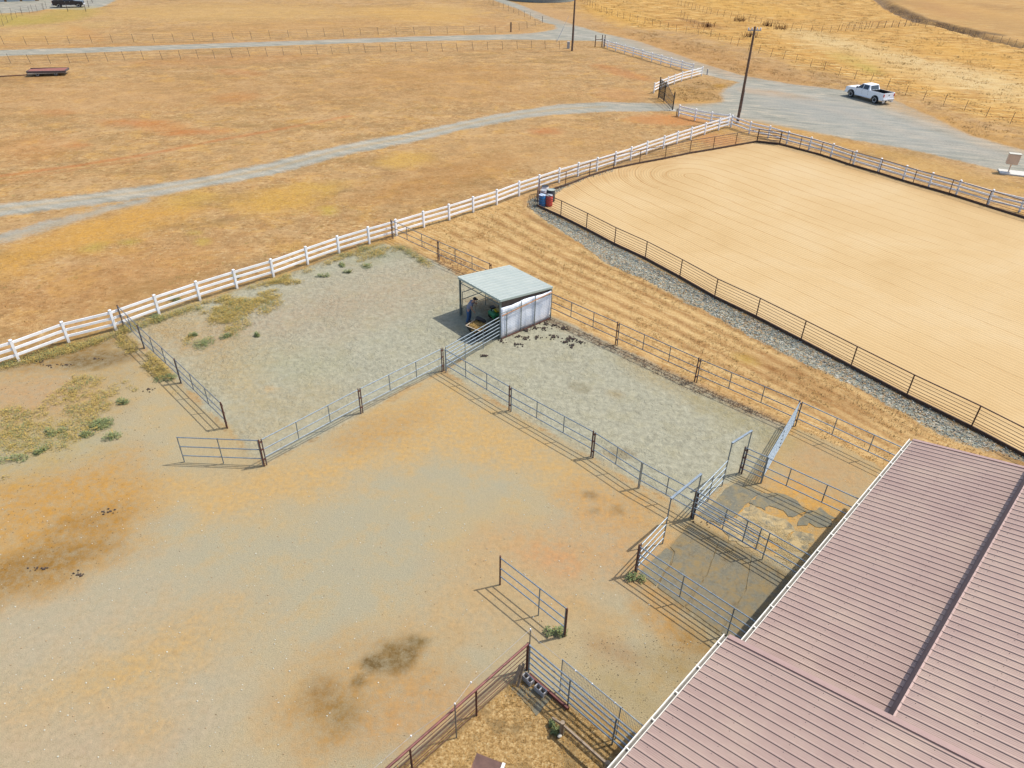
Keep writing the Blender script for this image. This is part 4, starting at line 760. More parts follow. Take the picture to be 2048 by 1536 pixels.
for z in [1.66]+[.15+.105*k for k in range(13)]:
    b=MB(); b.tube(a+Z*z,a.lerp(c2,1)+Z*z,.022 if z>1.6 else .004,5); b.build('side_rail' if z>1.6 else 'wire',m_frame if z>1.6 else m_steel2,sh)
for f in (.1,.38,.66,1.0):
    b=MB(); p=a.lerp(c2,f)+ru*.01; b.bar(p+Z*.02,p+Z*(1.62 if f==.1 else 1.95),.035,.035,up=ru); b.build('side_upright',m_frame,sh)
b=MB(); b.bar(a+ru*.045+Z*1.52,c2+ru*.045+Z*1.78,.03,.045); b.build('wooden_batten',mat('orange batten',(.42,.2,.09),.7),sh)
b=MB(); b.bar(a+Z*.05,c2+Z*.05,.05,.06); b.build('sill',m_rust,sh)

# ---------------------------------------------------------------- dump cart and ride-on tractor
rc=[G(931.8,651.6,.8),G(951.5,639,.8),G(981.6,649.4,.8),G(961,663.3,.8)]
cart=thing('dump_cart',Vector(((rc[0].x+rc[2].x)/2,(rc[0].y+rc[2].y)/2,0)),'black dump cart heaped with hay in front of the shelter','cart')
ctr=sum(rc,Vector())/4; cz0=Vector((ctr.x,ctr.y,.38))
low=[cz0+(p-ctr)*.68 for p in rc]
b=MB(); t_=.04
inn_=[ctr+(p-ctr)*.93+Z*-.0 for p in rc]; lin_=[p+Z*.04 for p in [cz0+(p-ctr)*.62 for p in rc]]
b.add(rc+low+inn_+lin_,[(0,1,5,4),(1,2,6,5),(2,3,7,6),(3,0,4,7),(4,5,6,7),(8,12,13,9),(9,13,14,10),(10,14,15,11),(11,15,12,8),(12,15,14,13),(0,8,9,1),(1,9,10,2),(2,10,11,3),(3,11,8,0)]); b.build('tub',m_rubberd,cart)
m_tan=mat('tan rim',(.42,.34,.24),.6)
b=MB()
for i in range(4): b.bar(rc[i]+Z*.015,rc[(i+1)%4]+Z*.015,.05,.03)
b.build('rim',m_tan,cart)
b=MB()
for k in range(1500):
    s_=random.uniform(-.8,.8); t2=random.uniform(-.8,.8); e1=(rc[1]-rc[0])/2; e2=(rc[3]-rc[0])/2; q=ctr+e1*s_+e2*t2; hz=.1+.12*(1-s_*s_)*(1-t2*t2); q.z=.72+hz*random.uniform(.2,1)
    aa=random.uniform(0,6.28); L=random.uniform(.04,.1); d=Vector((math.cos(aa),math.sin(aa),random.uniform(-.4,.6)))*L; w=Vector((-math.sin(aa),math.cos(aa),0))*.009; b.add([q-w,q+w,q+d+w*.5,q+d-w*.5],[(0,1,2,3)])
b.blob(ctr-Z*.14,(rc[2]-rc[0]).length*.33,(rc[2]-rc[0]).length*.33,.22,.08,12,7)
b.build('hay_load',mat('hay',K(222,184,112),.95,0,.4,40,K(150,112,60),.52),cart)
e1=(rc[1]-rc[0]).normalized(); e2=(rc[3]-rc[0]).normalized()
def wheel(c,axis,r,w,parent,world=True,hub=(.4,.4,.42),hm=None):
    b=MB(); b.lathe([(r*.62,-w/2),(r*.93,-w/2),(r,-w*.32),(r,w*.32),(r*.93,w/2),(r*.62,w/2)],c,axis,22); tw=b.build('tyre',m_rubberd,parent,world,smooth=True)
    b=MB(); b.lathe([(r*.2,-w*.46),(r*.66,-w*.51),(r*.66,w*.51),(r*.2,w*.46)],c,axis,18)
    for k in range(6):
        a=k*math.pi/3; axv=Vector(axis).normalized(); t=Vector((0,0,1)); p=axv.cross(t).normalized(); q=axv.cross(p); d=p*math.cos(a)+q*math.sin(a); b.bar(Vector(c)+d*r*.1+axv*w*.44,Vector(c)+d*r*.6+axv*w*.47,r*.14,.02,up=axv); b.bar(Vector(c)+d*r*.1-axv*w*.44,Vector(c)+d*r*.6-axv*w*.47,r*.14,.02,up=axv)
    b.build('rim',hm,parent,world)
m_chrome=mat('bright wheel',(.58,.6,.62),.35,.25); m_yel=mat('yellow plastic',(.62,.46,.03),.5); m_green=mat('green paint',(.03,.22,.08),.4,0,.15)
for s in (-1,1): 
    w=thing('wheel',(0,0,0),None,None); w.parent=cart; w.location=Vector((0,0,0)); del_=None
    c=Vector((ctr.x,ctr.y,.2))+e1*s*.42+e2*.1; wheel(c,e1,.2,.14,w,hm=m_greypl)
b=MB(); b.bar(Vector((ctr.x,ctr.y,.25))-e1*.4,Vector((ctr.x,ctr.y,.25))+e1*.4,.05,.05); b.bar(Vector((ctr.x,ctr.y,.3)),Vector((ctr.x,ctr.y,.3))+ (rc[2]-rc[1]).normalized()*0+(rc[1]+rc[2]-rc[0]-rc[3]).normalized()*1.05,.05,.05); b.build('drawbar',m_black,cart)
b=MB(); b.lathe([(.30,0),(.33,.12),(.30,.2),(.22,.2),(.22,0)],G(960,643.5,.82)+Z*-.0,(e1+Z*.9),20); tag(b.build('rubber_bucket',m_rubberd),'round black rubber tub lying on the hay of the cart','tub')
# tractor: local frame x forward
tl=G(988,640); th_=math.atan2(V.y+U.y*.3,V.x+U.x*.3)
tr=thing('lawn_tractor',Vector((tl.x,tl.y,0))+U*.12+V*.42,'green ride on mower with a yellow seat parked inside the shelter','ride-on mower',rz=th_); tr.scale=(.85,.85,.85)
def L(name,bld,mt,par,**k): return bld.build(name,mt,par,world=False,**k)
b=MB(); b.prism([(.15,.35),(.25,.72),(.85,.66),(.98,.5),(.98,.3),(.15,.3)],(0,-.25,0),(1,0,0),(0,0,1),(0,.5,0)); L('hood',b,m_green,tr,bevel=.03)
b=MB(); b.prism([(-.75,.3),(-.78,.55),(-.6,.66),(-.1,.62),(0,.3)],(0,-.45,0),(1,0,0),(0,0,1),(0,.9,0)); L('rear_fender',b,m_green,tr,bevel=.04)
b=MB(); b.prism([(-.1,.66),(-.45,.66),(-.56,.98),(-.5,1.0),(-.38,.76),(-.1,.74)],(0,-.22,0),(1,0,0),(0,0,1),(0,.44,0)); L('seat',b,m_yel,tr,bevel=.03)
b=MB(); b.tube((.12,0,.6),(-.02,0,.9),.02,6); pr=[(.15+.015*math.cos(a),.015*math.sin(a)) for a in [2*math.pi*k/6 for k in range(7)]]; b.lathe(pr,(-.03,0,.92),Vector((-.5,0,.9)),16,False); L('steering_wheel',b,m_black,tr)
b=MB(); b.box((.1,0,.22),1.1,.9,.12); L('mower_deck',b,m_black,tr,bevel=.03)
for x,r_,w_ in ((-.5,.25,.2),(.72,.18,.12)):
    for s in (-1,1):
        w=thing('wheel',(0,0,0),None,None); w.parent=tr; wheel(Vector((x,s*.4,r_)),Vector((0,1,0)),r_,w_,w,world=False,hm=m_yel)
b=MB(); b.box((-.62,0,1.02),.3,.34,.12); b.box((-.62,.2,.8),.06,.04,.4); L('rear_bag_frame',b,m_black,tr)

# ---------------------------------------------------------------- person
def skinbody(name,verts,edges,radii,mt,parent,sub=2,root=0):
    me=bpy.data.meshes.new(name); me.from_pydata(verts,edges,[]); o=bpy.data.objects.new(name,me); C.objects.link(o)
    sm=o.modifiers.new('skin','SKIN'); sb=o.modifiers.new('sub','SUBSURF'); sb.levels=sub; sb.render_levels=sub
    for i,r_ in enumerate(radii):
        me.skin_vertices[0].data[i].radius=(r_,r_) if not isinstance(r_,tuple) else r_
    me.skin_vertices[0].data[root].use_root=True
    dg=bpy.context.evaluated_depsgraph_get(); ev=o.evaluated_get(dg); m2=bpy.data.meshes.new_from_object(ev); o.modifiers.clear(); o.data=m2
    m2.materials.clear(); m2.materials.append(mt); m2.polygons.foreach_set('use_smooth',[True]*len(m2.polygons))
    if parent: o.parent=parent
    return o
m_skin=mat('skin',(.42,.22,.14),.55,0,.06); m_shirt=mat('grey blue shirt',K(170,176,204),.9,0,.12,20); m_jean=mat('blue jeans',(.05,.10,.2),.85,0,.2,14); m_cap=mat('dark cap',(.015,.016,.02),.8); m_boot=mat('boots',(.06,.04,.03),.7)
pf_=G(938,646.5); ps=thing('person',pf_,'man in grey T-shirt, jeans and dark cap stooping with a rake by the shelter','person',rz=R(-12))
# local frame: x = facing direction
bv=[(0,0,.93),(.04,0,1.08),(.12,0,1.24),(.2,0,1.36),(.27,0,1.44),(.33,0,1.52),(.36,0,1.6),   #0-6 pelvis..head
 (.19,.17,1.38),(.05,.36,1.30),(.28,.40,1.17),(.33,.385,1.14),   # left arm raised elbow 7-10
 (.19,-.17,1.36),(.24,-.22,1.10),(.36,-.15,.88),(.39,-.14,.845),   #11-14
 (0,.10,.88),(.05,.12,.48),(-.02,.13,.09),(.08,.14,.04),       #15-18
 (0,-.10,.88),(.0,-.12,.48),(-.1,-.13,.09),(.0,-.14,.04)]       #19-22
be=[(0,1),(1,2),(2,3),(3,4),(4,5),(5,6),(3,7),(7,8),(8,9),(9,10),(3,11),(11,12),(12,13),(13,14),(0,15),(15,16),(16,17),(17,18),(0,19),(19,20),(20,21),(21,22)]
br=[.085,.09,.12,.13,.055,.085,.09,.07,.048,.032,.022,.07,.045,.032,.022,.09,.062,.042,.035,.09,.062,.042,.035]
body=skinbody('body',bv,be,br,m_skin,ps)
sv=[(-.01,0,.95),bv[1],bv[2],bv[3],bv[7],tuple((np.array(bv[7])*.45+np.array(bv[8])*.55)),bv[11],tuple((np.array(bv[11])*.45+np.array(bv[12])*.55)),(.235,0,1.41)]
skinbody('shirt',sv,[(0,1),(1,2),(2,3),(3,4),(4,5),(3,6),(6,7),(3,8)],[(.185,.175),(.18,.17),(.19,.175),(.175,.165),.1,.085,.1,.082,.085],m_shirt,ps)
jv=[(0,0,1.02),(0,0,.9),bv[15],bv[16],(-.02,.13,.1),bv[19],bv[20],(-.1,-.13,.1)]
skinbody('jeans',jv,[(0,1),(1,2),(2,3),(3,4),(1,5),(5,6),(6,7)],[(.17,.16),(.17,.16),.12,.09,.07,.12,.09,.07],m_jean,ps)
for s,x in ((1,0),(-1,-.08)):
    b=MB(); b.blob((x+.04,s*.135,.05),.14,.055,.055,.03,10,7); L('boot',b,m_boot,ps,smooth=True)
b=MB(); b.lathe([(.108,-.01),(.112,.03),(.09,.08),(.04,.11)],(.37,0,1.635),(.25,0,1),16); b.box((.5,0,1.63),.12,.15,.012,Vector((1,0,-.4))); L('cap',b,m_cap,ps,smooth=True)
b=MB(); b.blob((.455,0,1.555),.022,.016,.025,.02,6,4); b.blob((.435,.035,1.585),.012,.014,.009,.02,6,4); b.blob((.435,-.035,1.585),.012,.014,.009,.02,6,4); b.box((.445,0,1.52),.012,.05,.01); L('face',b,m_skin,ps)
for hand,(hx,hy,hz) in (('l',(.345,.375,1.135)),('r',(.395,-.135,.84))):
    b=MB(); b.blob((hx,hy,hz),.035,.025,.04,.05,8,6)
    for k in range(4):
        q=Vector((hx+.02,hy,hz-.03+k*.02)); b.tube(q,q+Vector((.032,-.012,0)),.009,5); b.tube(q+Vector((.032,-.012,0)),q+Vector((.02,-.035,0)),.008,5)
    b.tube((hx,hy-.02,hz+.03),(hx+.035,hy-.04,hz+.02),.01,5); L('hand',b,m_skin,ps)
hd=Vector((.35,.38,1.135)); hb=Vector((.41,-.14,.84)); wv=Matrix.Rotation(R(-12),3,'Z'); d=(hb-hd).normalized()
rk=thing('stable_rake',pf_,'thin rake held low in both hands of the stooping man','rake',rz=R(-12))
end=hd+d*(hd.z-.03)/(-d.z); b=MB(); b.tube(hd-d*.25,end,.014,6); L('handle',b,m_wood,rk)
b=MB(); b.bar(end+Vector((-.2,0,0)),end+Vector((.2,0,0)),.03,.03)
for k in range(9): b.tube(end+Vector((-.19+k*.047,0,0)),end+Vector((-.19+k*.047,-.1,-.02)),.006,4)
L('tines',b,m_black,rk)

# ---------------------------------------------------------------- arena fence
AP=[(1074,412.6),(1121.3,434.3),(1172.3,459.9),(1228.5,489.8),(1290,518.6),(1359,556),(1428.5,596),(1511.5,635.9),(1601,682.3),(1700.8,735),(1812,793.4),(1940.8,856.8),(2090,936)]
def pipefence(pts,label,cables,name='arena_fence',h=1.32,kerb=True,rad=.032,cr=.014,ends=True):
    P_=[G(*p) for p in pts]; o=thing(name,P_[0],label,'fence')
    for p in P_: b=MB(); b.tube(p,p+Z*h,.034,8); b.build('post',m_brownpipe,o,smooth=True)
    b=MB(); b.path([p+Z*h for p in P_],rad,8); b.build('top_rail',m_brownpipe,o,smooth=True)
    for z in cables: b=MB(); b.path([p+Z*z for p in P_],cr,5); b.build('cable',m_brownpipe,o)
    if kerb:
        b=MB()
        for a,c in zip(P_[:-1],P_[1:]): b.bar(a+Z*.09,c+Z*.09,.06,.18)
        b.build('kerb_board',m_kerb,o)
    return o
CB=(1.12,.94,.76,.58,.42,.3)
pipefence(AP,'brown pipe and cable fence along the near long side of the riding arena',CB)
AP2=[(1078.5,388),(1130.8,372.7),(1178.6,353.4),(1226.8,338.6),(1278.8,327.7),(1329.8,318.2),(1379,307.7),(1425.7,300),(1470.3,292),(1512.9,284.6)]
pipefence(AP2,'brown pipe fence curving along the short far left end of the riding arena',(1.08,.86,.64,.42))
AP3=[(1559,289.7),(1598,300),(1639.7,310.8),(1698.3,330.6),(1757.3,347.6),(1824.8,368.8),(1897,389.2),(1971,413),(2057,440),(2150,468)]
pipefence(AP3,'brown pipe fence along the far long side of the riding arena',(1.08,.86,.64,.42))
a=G(1512.9,284.6);c=G(1559,289.7)
panel(between(a,c,.05)[0],between(a,c,.05)[1],'brown five rail gate at the far corner of the riding arena',rails=(1.32,1.1,.86,.62,.38),up=(0,1),rad=.035,mt=m_brownpipe,name='arena_gate',cat='gate')
b=MB(); b.bar(a+Z*.1,c+Z*.1,.08,.2); tag(b.build('gate_sill',m_kerb),'dark timber sill under the far arena gate','sill')
a=G(1074,412.6);c=G(1078.5,388)
panel(between(a,c,.06)[0],between(a,c,.06)[1],'brown pipe gate closing the arena corner behind the barrels',rails=(1.32,1.1,.86,.62,.38),up=(0,1),rad=.025,mt=m_brownpipe,name='arena_gate',cat='gate')

# ---------------------------------------------------------------- barrels
def barrel(px,py,mt,label,r_=.29,h=.88,lid=None,dz=0,ring=True):
    p=G(px,py); o=thing('barrel',p,label,'barrel')
    pr=[(r_*.93,0),(r_,.03)]
    for z in (.25,.5,.75): pr+=[(r_,h*z-.03),(r_*1.05,h*z),(r_,h*z+.03)]
    pr+=[(r_,h-.04),(r_*.94,h)]
    b=MB(); b.lathe(pr,p,Z,20); b.build('drum',mt,o,smooth=True)
    b=MB(); b.lathe([(r_*.99,h),(r_*.99,h+.03),(r_*.9,h+.035),(r_*.88,h+.012),(.02,h+.012)],p,Z,20); b.build('lid',lid or mt,o,smooth=True)
m_bl=mat('blue drum',(.015,.16,.40),.4,0,.1); m_rd=mat('red drum',(.42,.05,.04),.45,0,.12); m_wh=mat('white drum',(.62,.58,.58),.45,0,.05); m_lb=mat('pale blue lid',(.42,.5,.62),.4); m_dk=mat('dark bin',(.03,.035,.04),.5); m_gg=mat('grey green lid',(.28,.32,.28),.5)
barrel(1084.2,411,m_bl,'blue plastic barrel in the arena corner',lid=m_lb); barrel(1097.8,411.5,m_rd,'red plastic barrel in the arena corner',lid=m_greypl)
barrel(1087,401,m_wh,'white barrel standing right behind the blue one',lid=m_greypl); barrel(1089.5,393,m_wh,'white barrel with a dark rim, farthest back in the arena corner',lid=m_dk)
barrel(1101.5,402,m_dk,'dark bin with a grey green lid behind the red barrel',r_=.33,h=.95,lid=m_gg)

# ---------------------------------------------------------------- white fences
def whitefence(pts,label,h=1.27,rails=(1.12,.76,.38),extra0=None,rise=None):
    P_=[G(*p) for p in pts]; o=thing('white_rail_fence',P_[0],label,'fence')
    for p in P_:
        b=MB(); b.box(p+Z*h/2,.13,.13,h,(P_[1]-P_[0])); b.box(p+Z*(h+.012),.155,.155,.024,(P_[1]-P_[0])); d=(P_[1]-P_[0]).normalized()
        q=p+Z*(h+.024); ay=Z.cross(d); s=.075; b.add([q-d*s-ay*s,q+d*s-ay*s,q+d*s+ay*s,q-d*s+ay*s,q+Z*.04],[(0,1,4),(1,2,4),(2,3,4),(3,0,4)]); b.build('post',m_vinyl,o)
    for z in rails:
        b=MB()
        for a,c in zip(P_[:-1],P_[1:]): b.bar(a+Z*z,c+Z*z,.045,.14)
        b.build('rail',m_vinyl,o)
    return o
WP=[(-290,835),(-180,797),(-72,758),(38.3,722.1),(138,684.6),(232.4,660.6),(318.9,629),(400.5,600.8),(474.4,576.9),(547.5,554.7),(616,529),(678.4,506.8),(739,488),(793.2,472.2),(848,455.3),(898.7,440.5),(946.5,425),(993.6,410),(1038,392.5),(1078,379),(1117.8,365),(1155.7,353.3),(1193.4,342.8),(1230,331),(1260.9,320.7),(1292.5,308.8),(1326.3,297.6),(1353.3,288),(1381,279.3),(1408.8,269.7),(1436.6,260.8),(1461.2,254)]
whitefence(WP,'long white three rail fence from the left edge up to the power pole corner')
whitefence([(1461.8,254.3),(1498,267.7),(1536,276.5),(1573,288),(1617.6,300),(1661,313.6),(1706,329),(1755.6,344),(1805.7,359),(1857,374),(1912,389.5),(1976,409),(2038,424.3),(2110,447)],'white three rail fence behind the far long side of the arena')
whitefence([(1357,232.8),(1389.4,241),(1421,247.5),(1455.7,252)],'short white rail fence wing right of the black gate')
whitefence([(1307.3,186.5),(1322,179),(1334.7,173.5),(1348,168.5),(1362.7,163),(1382.5,157.6),(1403,152)],'white rail fence wing curving away behind the black gate')
whitefence([(1207,93.5),(1214.5,97),(1231,102),(1249,107),(1266,112),(1284,117),(1303,123),(1321.5,128),(1341,134),(1362.5,140),(1385,146)],'distant white rail fence along the main gravel road',rails=(1.12,.76,.38))
# black gate
gp=[G(1316.6,195.9),G(1327.6,202.7),G(1345,221)]
ig=thing('iron_gate',gp[0],'black iron driveway gate with a curved dipping top standing open','gate')
for p,h in zip(gp,(2.5,2.35,2.15)): b=MB(); b.box(p+Z*h/2,.1,.1,h,U); b.build('post',m_black,ig)
for k,(a,c,ha,hc) in enumerate(((gp[0],gp[1],2.25,2.15),(gp[1],gp[2],2.2,1.55))):
    b=MB(); n=26; pts=[]
    for i in range(n+1):
        f=i/n; p=a.lerp(c,f); h=ha+(hc-ha)*(f if k==0 else (f*f*(3-2*f)))+(.0); pts.append(p+Z*h)
        if 0<i<n: b.tube(p+Z*.15,p+Z*h,.012,5)
    b.path(pts,.03,6); b.tube(a+Z*.15,c+Z*.15,.03,6); b.tube(a+Z*.9,c+Z*.9,.022,6); b.tube(a+Z*.3,c+Z*.3,.02,6); b.build('gate_leaf',m_black,ig)
b=MB(); b.box(gp[2]+Z*.03,.6,.5,.06); b.build('footing',m_conc,ig)
for px,py,l_ in ((1352.5,233.5,'left'),(1355.5,232.5,'right')):
    p=G(px,py); b=MB(); b.tube(p,p+Z*.9,.05,8); tag(b.build('gate_stop_post',m_rust),l_+' one of two short rusty stop posts at the fence wing end','post')
p=G(1414,149.5); b=MB(); b.tube(p,p+Z*.75,.09,8); b.lathe([(.09,.75),(.1,.78),(.05,.82)],p,Z,8); tag(b.build('marker_post',m_greypl),'stubby grey post at the roadside by the fence wing end','post')

# ---------------------------------------------------------------- power poles
def pole(base,top_off,h,label,arm):
    o=thing('utility_pole',base,label,'utility pole'); t=base+Vector((top_off[0],top_off[1],h)); b=MB(); b.tube(base,t,.17,12,.11); b.build('pole',m_pole,o,smooth=True)
    if arm:
        d=Vector((1,.15,0)).normalized(); c=t-Z*.35; b=MB(); b.bar(c-d*.75,c+d*.75,.1,.12); b.build('crossarm',m_greypl,o)
        for s in (-.68,-.3,.3,.68): b=MB(); b.lathe([(.03,0),(.07,.05),(.05,.1),(.07,.14),(.02,.2)],c+d*s+Z*.06,Z,10); b.build('insulator',m_lb,o,smooth=True)
        b=MB(); b.tube(c-d*.5+Z*-.05,c-Z*.6,.02,5); b.tube(c+d*.5-Z*.05,c-Z*.6,.02,5); b.build('brace',m_steel2,o)
    b=MB(); 
    for z in (1.6,1.62): pass
    b.tube(base+Z*1.2+Vector((.17,-.05,0)),base+Z*3.6+Vector((.16,-.05,0)),.025,5); b.build('conduit',m_greypl,o)
    return o
pole(G(1474.5,246),(-.0,0),9.95,'full height timber power pole with crossarm by the white fence corner',True)
pole(G(1144,102),(0,0),12.5,'tall timber power pole by the road junction cut by the top edge',True)
pb=G(1136.5,97); b=MB(); b.box(pb+Z*.5,.45,.45,1.0); b.box(pb+Z*1.03,.5,.5,.06); o=b.build('utility_pedestal',m_greypl,bevel=.03); tag(o,'pale grey utility pedestal beside the distant power pole','utility box')
ga_=G(1113.5,83); b=MB(); b.tube(ga_,ga_+Vector((2.2,4.5,3.6)),.02,5); b.tube(ga_,ga_+Vector((1.2,2.4,1.9)),.045,6); tag(b.build('guy_wire',m_steel2),'slanted guy wire anchored beside the gravel road','guy wire')
# meter box on a post
mp=G(2015.5,346); mb=thing('meter_box',mp,'beige meter box on a post over a concrete pad at the right edge','meter box'); d=Vector((.93,-.36,0)).normalized()
m_bei=mat('beige steel',(.62,.46,.33),.5,0,.06); b=MB(); b.tube(mp,mp+Z*.9,.06,8); b.build('post',m_bei,mb)
b=MB(); b.box(mp+Z*1.32,.95,.55,.92,d); b.build('cabinet',m_bei,mb,bevel=.02); b=MB(); b.box(mp+Z*1.81,1.02,.62,.05,d); b.build('lid',mat('cream lid',K(240,236,222),.5,0,.04),mb)
b=MB(); c=mp+Z*1.32-Z.cross(d)*.28; b.box(c,.8,.012,.78,d); b.build('door',m_bei,mb)
b=MB(); b.box(mp+Z*.06+d*.35,2.2,1.5,.12,d); b.build('pad',m_conc,mb)

# ---------------------------------------------------------------- field wire fences
def wirefence(pts,label,n=None,h=1.25,wires=(1.2,.85,.5,.2),rad=.029,wr=.007,lean=(0,0),name='wire_fence',netting=False):
    P_=[G(*p) for p in pts]; o=thing(name,P_[0],label,'fence')
    for p in P_:
        b=MB(); l=Vector((lean[0]+random.uniform(-.05,.05),lean[1],h+random.uniform(-.04,.08))); b.tube(p,p+l,rad,5); b.build('post',m_tpost,o)
    for z in wires: b=MB(); b.path([p+Vector((lean[0]*z/h,0,z)) for p in P_],wr,4); b.build('wire',m_wire,o)
    return o
def interp(pts,n):
    P_=[np.array(p,float) for p in pts]; W_=[np.array(G(*p)[:2]) for p in pts]; Ls=[0]
    for a,b in zip(W_[:-1],W_[1:]): Ls.append(Ls[-1]+np.linalg.norm(b-a))
    out=[]
    for k in range(n):
        s=Ls[-1]*k/(n-1); i=min(max(np.searchsorted(Ls,s)-1,0),len(P_)-2); w=W_[i]+(W_[i+1]-W_[i])*((s-Ls[i])/(Ls[i+1]-Ls[i])); v=np.array([w[0],w[1],-CH]); out.append((1024+FP*(v@_r)/(v@_F),768-FP*(v@_u)/(v@_F)))
    return out
wirefence([(-25,129),(22,126.5),(61,127),(101.5,127.5),(140,126.5),(178,124.5),(216,123),(250,121),(288,119.8),(325,119.5),(362,118.8),(397,118),(430,117.3),(465,115.5),(500,114),(535,113),(568,111.5),(603,110.5),(636,109.8),(665,108.8),(699,107),(731,105.5),(762,104.8),(793,104),(824,103.5),(855,103),(885,103),(915,103),(946.5,100.8),(976,99.9),(1005.5,99),(1035,98.3),(1063.6,97.5),(1090.5,97.2),(1119.6,99)],'wire fence on the near side of the upper gravel road',lean=(-.15,0))
wirefence([(-35,89.5),(8.5,89.5),(53,89.5),(97,89.2),(140,88.2),(184.5,86),(225.5,85.4),(268,84.8),(309,84.4),(348.6,83.7),(388.6,82),(428,81),(467.5,78.6),(503.4,77.9),(541,77.2),(578,75),(616,74),(650,73),(687.6,72.5),(722,71),(757,70),(793,69.6),(829,69),(862,68.5),(895,68),(928.6,67.3),(959.8,67),(991,65.8),(1021.8,64),(1038.7,61),(1054.5,56.5),(1070.8,51),(1085,46.5)],'wire fence on the far side of the upper gravel road',lean=(-.12,0))
wirefence([(1085,46.5),(1060.6,38.5),(1048.7,34.5),(1037.5,30.6),(1027.4,25.5),(1016.8,21.6),(1006.8,17.5),(998,15),(986.4,11),(978,7),(968,2)],'wire fence beside the main gravel road at the top')
wirefence(interp([(1305,7),(1345,20),(1395.5,62),(1433.5,80),(1461,88)],16)[6:]+[(1475,92),(1496,103),(1517,106),(1541,114),(1566,119),(1591,125),(1620,134.6),(1647.5,140),(1676.5,152),(1708,159.5),(1741,164),(1774,175.5),(1810,191),(1846,200.4),(1886,211.3),(1928,221.5),(1971,235),(2020,248),(2070,263)],'wire fence behind the parked white pickup truck',lean=(.12,0))
wirefence(interp([(1160,2),(1200,24),(1255,40),(1310,53),(1362,66),(1396,71)],22),'wire fence crossing the golden grass above the junction')
wirefence(interp([(1355,10),(1421,29),(1471,36.8),(1524,48),(1561,58),(1600,63),(1652,65),(1703,62),(1750,57),(1805,54),(1830,51)],40),'wire fence through the golden field, nearer line of the two',lean=(.1,0))
wirefence(interp([(1682,60),(1729,56),(1755,56),(1780,54.5),(1807,52.5),(1831,51),(1852,55),(1876,56),(1895,61),(1948,76.5),(1990,84),(2060,101)],28),'wire fence through the golden field following the creek bed',lean=(.1,0))
wirefence(interp([(-20,42),(7,33),(34,40-12),(62,23),(84,21),(100,13)],9)[:8],'wire fence climbing to the concrete yard at the top left')
wirefence([(88,19.5),(75,23),(60,27),(45,31),(34,35.5),(25,40.5),(16,46),(7,52),(-5,58)],'grey mesh fence around the green lawn at the top left')
wirefence([(136,23),(172,23),(178,15),(185,6),(190,0)],'short fence corner beside the dark pickup truck',h=1.4,rad=.06)
# timber brace assembly
hb_=[G(1190,94.5),G(1203.5,94),G(1208.5,94.5)]; o=thing('fence_brace',hb_[0],'timber H brace where the wire fence meets the white fence','fence brace')
for p in hb_: b=MB(); b.tube(p,p+Z*1.9,.08,8); b.build('post',m_pole,o)
b=MB(); b.tube(hb_[0]+Z*1.2,hb_[1]+Z*1.2,.06,6); b.build('rail',m_pole,o)
p=G(1021.8,64.2); b=MB(); b.tube(p,p+Z*1.7,.14,8); tag(b.build('wooden_post',m_pole),'thick dark wooden post in the far road fence','post')

# ---------------------------------------------------------------- feed trailer on the left
ta=G(57,154.5); tb_=G(133,151.5); td=(tb_-ta).normalized(); tn=Z.cross(td); TL=(tb_-ta).length*1.02
ft=thing('flatbed_trailer',(ta+tb_)/2,'long low flatbed trailer with a faded red deck alone in the field','trailer')
c=(ta+tb_)/2+tn*1.2
b=MB(); b.box(c+Z*.62,TL,2.1,.05,td); b.build('deck',mat('faded red deck',K(176,112,100),.8,0,.12,1.5),ft)
b=MB(); b.bar(c-tn*1.2-td*TL/2+Z*.62,c-tn*1.2+td*TL/2+Z*.52,.06,.26); b.bar(c+tn*1.2-td*TL/2+Z*.62,c+tn*1.2+td*TL/2+Z*.52,.06,.26); b.bar(c-tn*1.2+td*TL/2+Z*.62,c+tn*1.2+td*TL/2+Z*.52,.06,.26); b.bar(c-tn*1.2-td*TL/2+Z*.62,c+tn*1.2-td*TL/2+Z*.52,.06,.26); b.build('side_board',mat('dark side board',(.09,.07,.07),.8),ft)
b=MB(); b.bar(c-tn*1.1-td*TL/2+Z*.4,c-tn*1.1+td*TL/2+Z*.4,.08,.1); b.bar(c+tn*1.1-td*TL/2+Z*.4,c+tn*1.1+td*TL/2+Z*.4,.08,.1); b.build('frame',m_conc,ft)
for f in (-.25,.22):
    for s in (-1,1):
        w=thing('wheel',(0,0,0),None,None); w.parent=ft; wheel(c+td*TL*f+tn*s*1.0+Z*.3-Z*0,tn,.3,.22,w,hm=m_greypl)
b=MB(); b.tube(G(-40,156.5)+Z*.1,G(56,151.5)+Z*.12,.07,6); tag(b.build('irrigation_pipe',m_rust),'rusty pipe lying on the grass left of the flatbed trailer','pipe')

